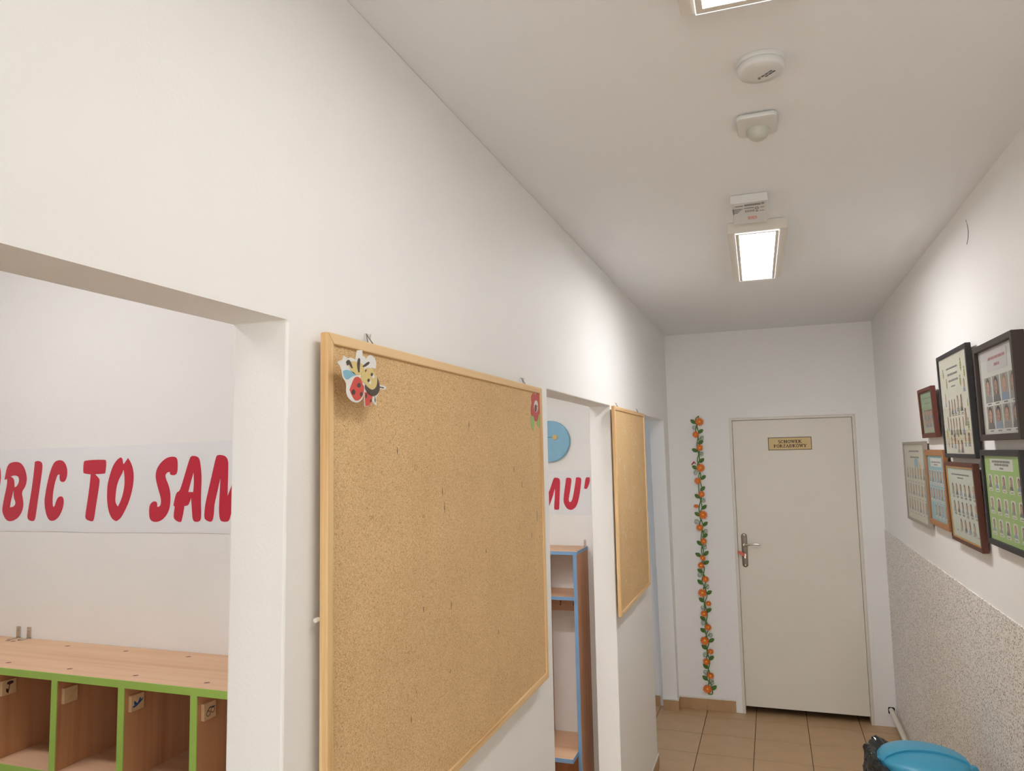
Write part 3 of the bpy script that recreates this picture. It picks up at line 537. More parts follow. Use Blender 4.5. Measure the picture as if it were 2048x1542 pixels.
def move(loops, dx, dz=0): return [[(a + dx, b + dz) for a, b in l] for l in loops]
def banner(label, outline, y, letters):
    r = thing('banner', label, 'banner', (outline[0][0], y, outline[0][1]), group='lettered banners above the lockers')
    obj('banner_sheet', MB().poly([outline], y - .0012, y - .0002), M['paper'], r)
    for loops in letters:
        obj('letter', MB().poly([soften(l) for l in loops], y - .0017, y - .0011), M['red_film'], r)
    return r
bl = [(-2.0754,1.9095),(-1.8443,1.9106),(-1.6189,1.9113),(-1.445,1.9136),(-1.2764,1.9162),(-1.2721,1.6854),(-1.3597,1.6865),(-1.52,1.6848),(-1.6898,1.6829),(-1.9073,1.6831),(-2.0613,1.6816)]
ext = [(-2.98, bl[0][1] - .02)] + bl[0:5] + [(-.86, bl[4][1] + .004), (-.86, bl[5][1])] + bl[5:] + [(-2.98, bl[-1][1])]
wO = .1515
ls = [LETTERS1[k] for k in 'BICTOSAM'] + [move(LETTERS1['O'], -.488, .006)]
banner('white banner with big red letters OBIC TO SAM above the green lockers', ext, P1, ls)
b2l = [(-1.1003,1.7732),(-0.8799,1.7781),(-0.8782,1.5478),(-1.1036,1.5513)]
ext2 = [(-2.9, b2l[0][1] + .02), b2l[0], b2l[1], b2l[2], b2l[3], (-2.9, b2l[3][1] + .01)]
banner('white banner end with red letters MU above the blue locker', ext2, P2, [LETTERS2['M'], LETTERS2['U'], LETTERS2['Q']])

# ------------------------------------------------------------------ lockers
def locker(label, edge, loc, n, group='children lockers', bracket_x=()):
    """open coat locker: local origin at floor, left back corner; front towards -y"""
    r = thing('locker', label, 'locker', loc, group=group)
    P, t, D, top = .1965, .018, .231, 1.395
    W = P * n + t
    E = M[edge]
    def panel(name, x0, y0, z0, x1, y1, z1, mt, front=True):
        o = obj(name, MB().box(x0, y0 + (.002 if front else 0), z0, x1, y1, z1), M[mt], r, local=True)
        if front: obj('edge_band', MB().box(x0, y0, z0, x1, y0 + .002, z1), E, o, local=True)
        return o
    tp = panel('top_panel', 0, -D, top - t + .002, W, -.002, top, 'beech_x')
    for ex in (-.0015, W): obj('edge_band', MB().box(ex, -D, top - t + .002, ex + .0015, -.002, top), E, tp, local=True)
    for k in range(n + 1):
        panel('side_panel' if k in (0, n) else 'divider', P * k, -D, .0005, P * k + t, -.002, top - t + .002, 'beech_z')
    for k in range(n):
        x0, x1 = P * k + t, P * (k + 1)
        panel('shelf', x0, -D, 1.165, x1, -.002, 1.181, 'beech_x')
        rl = panel('hook_rail', x0, -.020, 1.072, x1, -.002, 1.163, 'beech_x', False)
        for hx in (x0 + .055, x1 - .055):
            obj('hook', MB().tube([(hx, -.020, 1.125), (hx, -.045, 1.120), (hx, -.056, 1.128), (hx, -.060, 1.146)], .0028, 6).tube([(hx, -.022, 1.120), (hx, -.034, 1.100), (hx, -.044, 1.106)], .0028, 6), M['chrome'], rl, smooth=True, local=True)
    seat = obj('bench_seat', MB().box(t, -.330, .458, W - t, -.002, .476), M['beech_x'], r, bevel=.001, local=True)
    obj('edge_band', MB().box(t, -.332, .458, W - t, -.330, .476), E, seat, local=True)
    obj('edge_band', MB().box(W - t, -.332, .458, W - t + .0015, -D, .476), E, seat, local=True)
    obj('shoe_back', MB().box(t, -.05, .06, W - t, -.035, .455), M['beech_z'], r, local=True)
    obj('shoe_shelf', MB().box(t, -.30, .10, W - t, -.05, .118), M['beech_x'], r, local=True)
    for k in range(n + 1):
        for yy in (-.037, -.194):
            obj('cam_cover', MB().poly([ellipse(P * k + t / 2 + .001, yy, .0065, .0035, 10, .5)], top - .001, top + .0003, 'xy'), M['brown_card'], tp, local=True)
    for bx in bracket_x:
        obj('bracket', MB().box(bx - .006, -.004, top, bx + .006, -.001, top + .030).box(bx - .006, -.030, top, bx + .006, -.001, top + .002).lathe([(0, -.006), (.003, -.0055), (.004, -.004)], (bx, 0, top + .022), 8, axis='y'), M['chrome'], r, local=True)
    return r
g1 = locker('beech kindergarten locker with lime green edges below the banner', 'green_edge', (-1.9555, P1, 0), 5, bracket_x=(.022,))
g2 = locker('green edged beech locker only showing its top at the left picture edge', 'green_edge', (-1.9575 - 1.0005, P1, 0), 5, bracket_x=(.985,))
bx = locker('tall beech locker with light blue edges in the middle bay', 'blue_edge', (-1.9045, P2, 0), 5, bracket_x=(.988,))

def name_tag(label, x, motif):
    """small wooden plate glued to a locker divider, picture facing +x"""
    y0, y1, z0, z1 = 1.2805, 1.3155, 1.325, 1.3595
    r = tag(obj('name_tag', MB().box(x, y0, z0, x + .0085, y1, z1), M['tag_wood'], bevel=.0008), label, 'tag', 'picture tags inside the green locker')
    f = x + .0085
    q = lambda pts: [(y0 + a * .035, z0 + b * .0345) for a, b in pts]
    if motif == 'flower':
        obj('drawing', MB().poly([q(ellipse(.55, .78, .24, .12, 12))], f - .0002, f + .0003, 'yz').poly([q([(.50, .7), (.56, .7), (.44, .12), (.38, .12)])], f - .0002, f + .0003, 'yz').poly([q(ellipse(.36, .3, .08, .16, 10, .3))], f - .0002, f + .0003, 'yz'), M['flower_ink'], r, local=True)
    elif motif == 'plane':
        obj('drawing', MB().poly([q([(.12, .34), (.3, .36), (.75, .60), (.92, .66), (.86, .54), (.6, .38), (.35, .26), (.14, .24)])], f - .0002, f + .0003, 'yz').poly([q([(.24, .36), (.2, .62), (.32, .60), (.44, .44)])], f - .0002, f + .0003, 'yz').poly([q([(.5, .46), (.66, .74), (.76, .72), (.66, .5)])], f - .0002, f + .0003, 'yz'), M['plane_blue'], r, local=True)
    elif motif == 'glasses':
        mb = MB()
        for cy, cz in ((.36, .36), (.72, .48)):
            mb.poly([q(ellipse(cy, cz, .17, .17, 14)), q(ellipse(cy, cz, .135, .135, 14))], f - .0002, f + .0003, 'yz')
        mb.poly([q([(.24, .5), (.45, .72), (.9, .68), (.9, .62), (.47, .66), (.28, .47)])], f - .0002, f + .0003, 'yz')
        obj('drawing', mb, M['ink'], r, local=True)
    else:
        obj('drawing', MB().poly([q([(.3, .3), (.5, .45), (.8, .75), (.7, .5), (.55, .3)])], f - .0002, f + .0002, 'yz'), M['tag_yellow'], r, local=True)
xs = [-1.9555 + .1965 * k + .018 for k in range(5)]
name_tag('wooden tag with a dark flower drawing in the leftmost visible locker slot', xs[1], 'flower')
name_tag('pale wooden tag with a faint yellow picture in the green locker', xs[2], 'plain')
name_tag('wooden tag with a blue airplane picture in the green locker', xs[3], 'plane')
name_tag('wooden tag with black glasses drawn on it in the green locker', xs[4], 'glasses')

# round disc on the wall of the middle bay
wd = thing('wall_disc', 'round light blue wall disc with a small yellow dot above the blue locker', 'decoration', (-1.085, P2, 1.930))
obj('disc', MB().lathe([(0, -.020), (.104, -.020), (.107, -.017), (.107, -.0005), (0, -.0005)], (-1.085, P2, 1.930), 64, axis='y'), M['disc_blue'], wd, smooth=True)
obj('hub', MB().lathe([(0, -.026), (.012, -.026), (.0135, -.024), (.0135, -.019)], (-1.055, P2, 1.950), 20, axis='y'), M['disc_yellow'], wd, smooth=True)
obj('pointer', MB().box(-1.190, P2 - .0215, 1.9488, -1.06, P2 - .0195, 1.9512), M['disc_line'], wd)

# ------------------------------------------------------------------ flower garland on the end wall
GF = [(-0.4907,2.0778,0.0326),(-0.5217,1.9839,0.0256),(-0.497,1.8858,0.0256),(-0.4965,1.7378,0.0326),(-0.5218,1.6421,0.0264),(-0.4974,1.5442,0.0248),(-0.5404,1.4574,0.0186),(-0.4943,1.3937,0.0326),(-0.5228,1.3008,0.0264),(-0.4986,1.2024,0.0248),(-0.5102,1.0813,0.021),(-0.5244,1.0266,0.0248),(-0.4976,0.9289,0.0248),(-0.5248,0.8304,0.0326),(-0.4847,0.7566,0.021),(-0.5189,0.683,0.0248),(-0.4943,0.5876,0.0256),(-0.5226,0.4904,0.0326),(-0.4835,0.4175,0.021),(-0.5175,0.3447,0.0256),(-0.4932,0.2476,0.0256),(-0.5186,0.1519,0.0326)]
GL = [(-0.538,2.0809),(-0.4868,2.0067),(-0.4904,1.9252),(-0.5338,1.8671),(-0.4879,1.7907),(-0.5393,1.7398),(-0.4822,1.6661),(-0.49,1.5834),(-0.5303,1.5279),(-0.4849,1.4483),(-0.536,1.397),(-0.4834,1.3259),(-0.4885,1.2413),(-0.5299,1.1863),(-0.4859,1.1135),(-0.542,1.1016),(-0.4889,1.0465),(-0.5332,0.9857),(-0.5388,0.9052),(-0.4778,0.8324),(-0.5327,0.7766),(-0.4862,0.706),(-0.5288,0.6451),(-0.5312,0.5608),(-0.4767,0.4932),(-0.5282,0.442),(-0.4837,0.3676),(-0.5247,0.3066),(-0.5324,0.2242),(-0.4727,0.161)]
GT = [(-0.5314,2.0371),(-0.4785,1.9559),(-0.4906,1.841),(-0.5354,1.7017),(-0.4903,1.4994),(-0.544,1.3416),(-0.4856,1.2751),(-0.4929,1.1589),(-0.5399,0.9575),(-0.4884,0.8722),(-0.5281,0.7248),(-0.5288,0.614),(-0.4832,0.5305),(-0.5252,0.3873),(-0.5292,0.2674),(-0.4847,0.196)]
V1 = [(-0.4958,2.1229),(-0.5197,2.0948),(-0.507,2.029),(-0.5018,1.9855),(-0.5183,1.8992),(-0.5027,1.8053),(-0.5203,1.7553),(-0.4993,1.6905),(-0.5179,1.6192),(-0.5146,1.5336),(-0.5009,1.4483),(-0.5209,1.3914),(-0.4996,1.3208),(-0.5111,1.2642),(-0.5191,1.1936),(-0.5045,1.1306),(-0.5102,1.0813),(-0.5228,1.0315),(-0.5029,1.0111),(-0.512,0.9619),(-0.5246,0.9126),(-0.506,0.8646),(-0.4926,0.8096),(-0.5109,0.7533),(-0.4968,0.6848),(-0.5079,0.6221),(-0.519,0.5732),(-0.5108,0.5255),(-0.4924,0.4785),(-0.5123,0.4156),(-0.4948,0.3484),(-0.5081,0.2792),(-0.5209,0.2237),(-0.4923,0.1784),(-0.4862,0.118),(-0.5155,0.1155)]
V2 = [(-0.4958,2.1229),(-0.5012,2.0796),(-0.5217,2.015),(-0.4973,1.9276),(-0.5002,1.8628),(-0.5188,1.7912),(-0.4953,1.7334),(-0.5157,1.6692),(-0.5004,1.6191),(-0.4944,1.5478),(-0.5222,1.4411),(-0.5113,1.3702),(-0.5281,1.3064),(-0.5018,1.2714),(-0.5014,1.2009),(-0.5178,1.1443),(-0.5102,1.0813),(-0.5042,1.0601),(-0.5272,1.0104),(-0.5117,0.9689),(-0.4969,0.9136),(-0.5167,0.8572),(-0.5169,0.7738),(-0.5128,0.7116),(-0.519,0.6491),(-0.4908,0.5885),(-0.5145,0.5184),(-0.517,0.4633),(-0.5023,0.4094),(-0.5179,0.3673),(-0.5103,0.3063),(-0.4957,0.2529),(-0.5047,0.2046),(-0.5173,0.152),(-0.5122,0.1124)]
ga = thing('flower_garland', 'long hanging garland of orange flowers on green vines left of the door', 'decoration', (V1[0][0], YE - .006, V1[-1][1]))
def smooth_path(p, k=5):
    out = []
    for i in range(len(p) - 1):
        p0, p1, p2, p3 = p[max(i - 1, 0)], p[i], p[i + 1], p[min(i + 2, len(p) - 1)]
        for s in range(k):
            t = s / k
            out.append(tuple(.5 * (2 * b + (c - a) * t + (2 * a - 5 * b + 4 * c - d) * t * t + (-a + 3 * b - 3 * c + d) * t ** 3) for a, b, c, d in zip(p0, p1, p2, p3)))
    out.append(p[-1]); return out
for V, dy in ((V1, .005), (V2, .009)):
    obj('vine', MB().tube([(x, YE - dy, z) for x, z in smooth_path(V)], .0034, 6), M['vine_green'], ga, smooth=True)
def flower_mesh():
    mb = MB()
    for k in range(13):
        a = 2 * PI * k / 13
        d = (math.cos(a), math.sin(a)); nrm = (-d[1], d[0])
        pts = [(.22, -.06), (.55, -.13), (.86, -.12), (1.0, 0), (.86, .12), (.55, .13), (.22, .06)]
        b = len(mb.v)
        for u, w in pts: mb.v.append((d[0] * u + nrm[0] * w, -.22 - .14 * u, d[1] * u + nrm[1] * w))
        mb.face(range(b, b + 7), 0)
        b2 = len(mb.v)
        for u, w in pts: mb.v.append((d[0] * u + nrm[0] * w, -.10 - .10 * u, d[1] * u + nrm[1] * w))
        mb.face(reversed(range(b2, b2 + 7)), 1)
        for i in range(7): mb.face((b + i, b + (i + 1) % 7, b2 + (i + 1) % 7, b2 + i), 1)
    mb.poly([ellipse(0, 0, .45, .45, 16)], -.24, -.05, mi=1)
    return mb
fproto = obj('flower', flower_mesh(), [M['petal'], M['petal_dark']], ga, local=True)
cproto = obj('flower_center', MB().lathe([(0, -.44), (.16, -.42), (.27, -.34), (.30, -.24)], (0, 0, 0), 14, axis='y'), M['petal_core'], fproto, smooth=True, local=True)
gl0 = ga.location
for i, (x, z, r_) in enumerate(GF):
    if i == 0: f, c2 = fproto, cproto
    else:
        f = fproto.copy(); c2 = cproto.copy(); col.objects.link(f); col.objects.link(c2); c2.parent = f
    f.parent = ga
    f.location = (x - gl0.x, YE - .008 - gl0.y, z - gl0.z); f.scale = (r_, .045, r_) if i != 6 else (r_ * 1.1, .045, r_ * .75); f.rotation_euler = (0, random.uniform(0, .4), 0)
def leaf_mb():
    mb = MB()
    out = [(0, 0), (.28, .22), (.6, .27), (.85, .16), (1, 0), (.85, -.16), (.6, -.27), (.28, -.22)]
    b = len(mb.v)
    for u, w in out: mb.v.append((u, -.02 - .10 * abs(w), w))
    mb.v.append((.5, -.09, 0))
    b2 = len(mb.v)
    for u, w in out: mb.v.append((u, .06, w))
    for i in range(8):
        mb.face((b + i, b + (i + 1) % 8, b + 8)); mb.face((b + i, b2 + i, b2 + (i + 1) % 8, b + (i + 1) % 8))
    mb.face(reversed(range(b2, b2 + 8)))
    return mb
lproto = obj('leaf', leaf_mb(), M['leaf_green'], ga, local=True)
def vine_x(z):
    best = min(smooth_path(V1) + smooth_path(V2), key=lambda p: abs(p[1] - z)); return best[0]
for i, (x, z) in enumerate(GL):
    l = lproto if i == 0 else lproto.copy()
    if i: col.objects.link(l)
    l.parent = ga
    vx = min(((abs(q[1] - z + .012), q[0]) for q in smooth_path(V1)))[1]
    side = 1 if x > vx else -1
    S_ = .050
    a = random.uniform(.45, .8)
    l.scale = (S_, .03, S_ * 1.05)
    ang = -a if side > 0 else -(PI - a)
    l.rotation_euler = (0, ang, 0)
    l.location = (x - side * S_ * .5 * math.cos(a) - gl0.x, YE - .006 - gl0.y, z - S_ * .5 * math.sin(a) - gl0.z)
for i, (x, z) in enumerate(GT):
    pts = []
    for k in range(22):
        t = k / 21; a = t * 3.4 * PI * (1 if i % 2 else -1) + .8; rr = .017 * (1 - t * .72)
        pts.append((x + rr * math.cos(a), YE - .005 - .004 * t, z + rr * math.sin(a) * 1.15))
    pts.insert(0, (vine_x(z), YE - .005, z - .012))
    obj('tendril', MB().tube(pts, .0016, 5), M['vine_green'], ga, smooth=True)
obj('flower_bud', MB().tube([(GL[4][0] - .045, YE - .006, GL[4][1] - .022), (GL[4][0] - .055, YE - .009, GL[4][1] - .010), (GL[4][0] - .075, YE - .008, GL[4][1] - .03)], [.003, .007, .003], 8), M['bud_red'], ga, smooth=True)

# ------------------------------------------------------------------ door sign with serif capitals
sg = thing('door_sign', 'gold name plate lettered SCHOWEK PORZADKOWY on the closet door', 'sign', (.1300, YE + .0055, 1.9015), (0, .0, 0))
SW, SH = .146, .0455
obj('plate', MB().box(-SW, -.002, -SH, SW, 0, SH), M['gold'], sg, local=True)
obj('border', MB().poly([[(-SW, -SH), (SW, -SH), (SW, SH), (-SW, SH)], [(-SW + .004, -SH + .004), (SW - .004, -SH + .004), (SW - .004, SH - .004), (-SW + .004, SH - .004)]], -.0026, -.001), M['brown_ink'], sg, local=True)
BW, TW = .30, .16
def arc(cx, cz, rx, rz, a0, a1, n=10): return [(cx + rx * math.cos(math.radians(a0 + (a1 - a0) * i / n)), cz + rz * math.sin(math.radians(a0 + (a1 - a0) * i / n))) for i in range(n + 1)]
def serif(x, z, w=.17): return ([(x - w, z), (x + w, z)], TW)
GLYPH = {
 'S': (.62, [(arc(.31, .74, .22, .20, 30, 270) + arc(.31, .26, .22, .24, 90, -150), .19)]),
 'C': (.78, [(arc(.42, .5, .32, .42, 50, 310, 14), .2), ([(.68, .62), (.68, .9)], .08)]),
 'H': (.96, [([(.22, 0), (.22, 1)], BW), ([(.74, 0), (.74, 1)], BW), ([(.22, .5), (.74, .5)], TW), serif(.22, .05), serif(.22, .95), serif(.74, .05), serif(.74, .95)]),
 'O': (.88, [(arc(.44, .5, .32, .42, 0, 360, 20), .2)]),
 'W': (1.16, [([(.14, .98), (.36, .05)], .2), ([(.36, .05), (.58, .9)], TW), ([(.56, .98), (.78, .05)], .2), ([(.78, .05), (1.0, .95)], TW), serif(.14, .95), serif(.58, .95, .15), serif(1.02, .95, .13)]),
 'E': (.74, [([(.22, 0), (.22, 1)], BW), ([(.06, .05), (.66, .05)], TW), ([(.06, .95), (.64, .95)], TW), ([(.22, .5), (.52, .5)], TW), ([(.63, .05), (.63, .26)], .09), ([(.61, .95), (.61, .76)], .09), ([(.5, .38), (.5, .62)], .08)]),
 'K': (.92, [([(.22, 0), (.22, 1)], BW), ([(.26, .42), (.70, .95)], TW), ([(.40, .56), (.74, .05)], .22), serif(.22, .05), serif(.22, .95), serif(.72, .95, .15), serif(.78, .05, .15)]),
 'P': (.76, [([(.22, 0), (.22, 1)], BW), ([(.22, .94)] + arc(.42, .70, .22, .24, 90, -90) + [(.22, .46)], .16), serif(.22, .05), ([(.05, .95), (.4, .95)], TW)]),
 'R': (.90, [([(.22, 0), (.22, 1)], BW), ([(.22, .94)] + arc(.42, .72, .22, .22, 90, -90) + [(.22, .5)], .16), ([(.44, .5), (.72, .06)], .2), serif(.22, .05), ([(.05, .95), (.4, .95)], TW), serif(.78, .05, .11)]),
 'Z': (.74, [([(.1, .94), (.64, .94)], TW), ([(.08, .06), (.66, .06)], TW), ([(.58, .92), (.14, .08)], .2), ([(.12, .94), (.12, .74)], .09), ([(.64, .06), (.64, .28)], .09)]),
 'A': (.92, [([(.18, .05), (.44, .98)], TW), ([(.44, .98), (.74, .05)], .22), ([(.28, .34), (.6, .34)], .1), serif(.16, .05, .14), serif(.76, .05, .16)]),
 'D': (.88, [([(.22, 0), (.22, 1)], BW), ([(.22, .94)] + arc(.40, .5, .34, .44, 90, -90, 12) + [(.22, .06)], .17)]),
 'Y': (.90, [([(.14, .96), (.44, .48)], .22), ([(.44, .48), (.74, .96)], TW), ([(.44, 0), (.44, .5)], BW), serif(.44, .05), serif(.14, .95, .14), serif(.76, .95, .13)]),
}
GLYPH['Ą'] = (.92, GLYPH['A'][1] + [([(.78, .03), (.70, -.12), (.74, -.2), (.84, -.2)], .09)])
def write(text, cx, base, h, parent, mat, y0, sx=1.0):
    total = sum(GLYPH[c][0] for c in text) * h * sx
    x = cx - total / 2
    for c in text:
        w, strokes = GLYPH[c]; mb = MB()
        for k, (pts, th) in enumerate(strokes):
            P_ = [Vector((x + a * h * sx, base + b * h)) for a, b in pts]; t = th * h / 2; dy = .00002 * k
            L_, R_ = [], []
            for i, q in enumerate(P_):
                d = (P_[min(i + 1, len(P_) - 1)] - P_[max(i - 1, 0)])
                if d.length < 1e-9: d = Vector((0, 1))
                d.normalize(); nn = Vector((-d.y, d.x)) * t
                L_.append(q + nn); R_.append(q - nn)
            for i in range(len(P_) - 1):
                b = len(mb.v)
                for q in (L_[i], L_[i + 1], R_[i + 1], R_[i]): mb.v.append((q.x, y0 - dy, q.y))
                mb.face((b, b + 1, b + 2, b + 3))
        obj('letter', mb, mat, parent, local=True)
        x += w * h * sx
write('SCHOWEK', .002, .0035, .0215, sg, M['brown_ink'], -.0024, 1.22)
write('PORZĄDKOWY', .002, -.0270, .0215, sg, M['brown_ink'], -.0024, 1.16)

# ------------------------------------------------------------------ framed class photographs on the right wall
def portrait_mb(seed, caption, border, hair, skin, cloth, bg, tight=False):
    """flat head and shoulders print in a unit box (x -.5...5, z 0..1); material slots: white, bg, hair, skin, cloth, ink"""
    rnd = random.Random(seed); mb = MB(); y = 0.0
    zb = .16 if caption else 0
    if border: mb.poly([rrect(-.5, zb, .5, 1, .18)], y - .0002, y, mi=0)
    if caption:
        mb.poly([[(-.5, 0), (.5, 0), (.5, .15), (-.5, .15)]], y - .0002, y, mi=0)
        mb.poly([[(-.32, .055), (.30, .055), (.30, .095), (-.32, .095)]], y - .0004, y - .0002, mi=5)
    k = .42 if border else .5
    z0 = zb + (.05 if border else 0); hgt = 1 - z0 - (.05 if border else 0)
    if bg: mb.poly([[(-k, z0), (k, z0), (k, z0 + hgt), (-k, z0 + hgt)]], y - .0004, y - .0002, mi=1)
    long = rnd.random() < .5
    mb.poly([ellipse(0, z0 + hgt * .62, k * .62, hgt * .36, 14)], y - .0006, y - .0003, mi=2)
    if long: mb.poly([[(-k * .62, z0 + hgt * .2), (k * .62, z0 + hgt * .2), (k * .6, z0 + hgt * .62), (-k * .6, z0 + hgt * .62)]], y - .0006, y - .0003, mi=2)
    mb.poly([[(-k, z0), (k, z0), (k * .8, z0 + hgt * .24), (k * .25, z0 + hgt * .33), (-k * .25, z0 + hgt * .33), (-k * .8, z0 + hgt * .24)]], y - .0008, y - .0005, mi=4)
    mb.poly([[(-k * .22, z0 + hgt * .28), (k * .22, z0 + hgt * .28), (k * .22, z0 + hgt * .5), (-k * .22, z0 + hgt * .5)]], y - .0009, y - .0006, mi=3)
    mb.poly([ellipse(0, z0 + hgt * .57, k * .48, hgt * .27, 14)], y - .0010, y - .0007, mi=3)
    for s in (-1, 1): mb.poly([ellipse(s * k * .2, z0 + hgt * .60, k * .07, hgt * .018, 8)], y - .0012, y - .0009, mi=2)
    mb.poly([ellipse(0, z0 + hgt * .44, k * .15, hgt * .016, 8)], y - .0012, y - .0009, mi=2)
    return mb
PM = {}
HAIR = ['hair_brown', 'hair_dark', 'hair_fair', 'hair_brown']; SKIN = ['skin', 'skin_dark']; CLO = ['cloth_grey', 'cloth_dark', 'cloth_blue']
def portrait(parent, style, seed, x, z, w, h, y):
    s = seed % 6; key = (style, s)
    if key not in PM:
        cap, bor, bg = dict(cut=(False, False, None), card=(True, True, 'photo_grey'), photo=(False, False, 'photo_grey'), label=(True, True, None))[style]
        o = obj('portrait', portrait_mb(s, cap, bor, 0, 0, 0, bg), [M['card_white'], M['photo_grey'], M[HAIR[s % 4]], M[SKIN[s % 2]], M[CLO[s % 3]], M['ink_soft']], parent, local=True)
        PM[key] = o
    else:
        o = PM[key].copy(); col.objects.link(o); o.parent = parent
    o.location = (x, y, z); o.scale = (w, 1, h)
def text_rows(parent, rows, y, mat='ink_soft', name='title_text'):
    """illegible small print: rows of (x0, x1, z, height)"""
    rnd = random.Random(5); mb = MB()
    for x0, x1, z, h in rows:
        x = x0
        while x < x1 - h * .4:
            w = min(rnd.uniform(1.2, 4.5) * h, x1 - x)
            mb.box(x, y - .0003, z, x + w, y, z + h); x += w + h * .5
    obj(name, mb, M[mat], parent, local=True)['kind'] = 'stuff'
def picture(label, y0, y1, z0, z1, t, lean, wood, mw, depth, printc, rebate=.007, mat_color=None, fillet=None, scale=1.0):
    """framed print leaning off the right wall; local x from far to near, z up, front towards -y. Returns root, inner box, print depth"""
    zc = 1.8659
    y0, y1 = y0 * scale, y1 * scale; z0, z1 = zc + (z0 - zc) * scale, zc + (z1 - zc) * scale
    t = XR - (XR - t) * scale
    w, h = y0 - y1, z1 - z0
    r = thing('picture_frame', label, 'picture', (XR - t, y0, z0), (math.atan(lean), 0, -PI / 2), 'framed class photographs on the right wall')
    for nm, lp in (('frame_rail', [(0, h), (w, h), (w - mw, h - mw), (mw, h - mw)]), ('frame_rail', [(0, 0), (mw, mw), (w - mw, mw), (w, 0)]), ('frame_stile', [(0, 0), (0, h), (mw, h - mw), (mw, mw)]), ('frame_stile', [(w, 0), (w - mw, mw), (w - mw, h - mw), (w, h)])):
        obj(nm, MB().poly([lp], 0, depth), M[wood], r, bevel=.0016, local=True)
    obj('backing_board', MB().box(mw * .5, rebate + .002, mw * .5, w - mw * .5, depth - .001, h - mw * .5), M['brown_card'], r, local=True)
    obj('print', MB().box(mw * .6, rebate, mw * .6, w - mw * .6, rebate + .0018, h - mw * .6), M[printc], r, local=True)
    if fillet:
        f = .006
        obj('gold_fillet', MB().poly([[(mw - .002, mw - .002), (w - mw + .002, mw - .002), (w - mw + .002, h - mw + .002), (mw - .002, h - mw + .002)], [(mw + f, mw + f), (w - mw - f, mw + f), (w - mw - f, h - mw - f), (mw + f, h - mw - f)]], rebate - .004, rebate - .001), M[fillet], r, local=True)
    obj('glass', MB().box(mw * .7, rebate - .0035, mw * .7, w - mw * .7, rebate - .0028, h - mw * .7), M['glass'], r, local=True)
    return r, w, h, rebate - .0001
def fillers(r, style, rows, w, h, m, yp, seed):
    """rows: list of (v_top, height, [u centres], width) in fractions of the visible print"""
    iw, ih = w - 2 * m, h - 2 * m
    k = seed
    for v, ph, us, pw in rows:
        for u in us:
            portrait(r, style, k, m + u * iw, m + (1 - v - ph) * ih, pw * iw, ph * ih, yp); k += 1
def spread(a, b, n): return [a + (b - a) * i / (n - 1) for i in range(n)]

r, w, h, yp = picture('small mahogany frame with a greenish group photo above the silver frame', 3.926, 3.62, 1.901, 2.127, .030, .037, 'frame_mahogany', .016, .020, 'print_darkgreen', .008, fillet='frame_walnut')
obj('group_photo', MB().box(.045, yp - .0004, .03, w - .035, yp, h * .56), M['print_grey'], r, local=True)
fillers(r, 'cut', [(.42, .22, spread(.2, .84, 8), .09), (.62, .22, spread(.2, .84, 8), .09)], w, h, .016, yp - .0006, 0)
text_rows(r, [(.06, w - .06, h * .78, .006), (.09, w - .09, h * .68, .005)], yp)

r, w, h, yp = picture('large black frame with a white class sheet scattered with bees', 3.485, 2.996, 1.816, 2.231, .028, .016, 'frame_black', .016, .019, 'print_white', .006)
m = .016; iw, ih = w - 2 * m, h - 2 * m
text_rows(r, [(m + iw * .27, m + iw * .66, m + ih * .865, .007), (m + iw * .3, m + iw * .66, m + ih * .80, .008), (m + iw * .32, m + iw * .66, m + ih * .735, .008), (m + iw * .4, m + iw * .54, m + ih * .68, .005)], yp, 'ink_soft')
fillers(r, 'cut', [(.36, .15, [.15], .05), (.44, .16, [.27, .37, .47], .065), (.41, .17, [.58, .70], .085), (.27, .13, [.84], .08), (.61, .15, [.17], .06), (.63, .17, [.27, .37, .47, .58, .70], .062), (.55, .18, [.80], .08), (.82, .12, [.24], .05), (.80, .15, [.36], .09), (.86, .13, [.47, .59], .085), (.80, .13, [.72], .06), (.79, .14, [.84], .085)], w, h, m, yp, 2)
def bee_print(x, z, s):
    mb = MB()
    mb.poly([ellipse(x, z, s * .55, s, 14)], yp - .0004, yp, mi=0)
    for q in (-.45, 0, .45): mb.poly([[(x - s * .45, z + q * s - .08 * s), (x + s * .45, z + q * s - .08 * s), (x + s * .45, z + q * s + .08 * s), (x - s * .45, z + q * s + .08 * s)]], yp - .0007, yp - .0003, mi=1)
    mb.poly([ellipse(x, z + s * 1.1, s * .3, s * .25, 10)], yp - .0006, yp - .0002, mi=1)
    obj('bee_print', mb, [M['bee_green'], M['bee_brown']], r, local=True)
for u, v, s in ((.14, .17, .017), (.78, .14, .021), (.88, .22, .018), (.24, .28, .018), (.73, .29, .018), (.9, .52, .013), (.27, .59, .016), (.6, .57, .012), (.86, .72, .020), (.1, .8, .017), (.5, .80, .014), (.12, .97 - .06, .012)):
    bee_print(m + u * iw, m + (1 - v) * ih, s)
text_rows(r, [(m + iw * a, m + iw * (a + .07), m + ih * b, .003) for b in (.40, .385, .205, .19) for a in (.22, .34, .44, .55, .67)], yp, 'ink_soft', 'name_print')

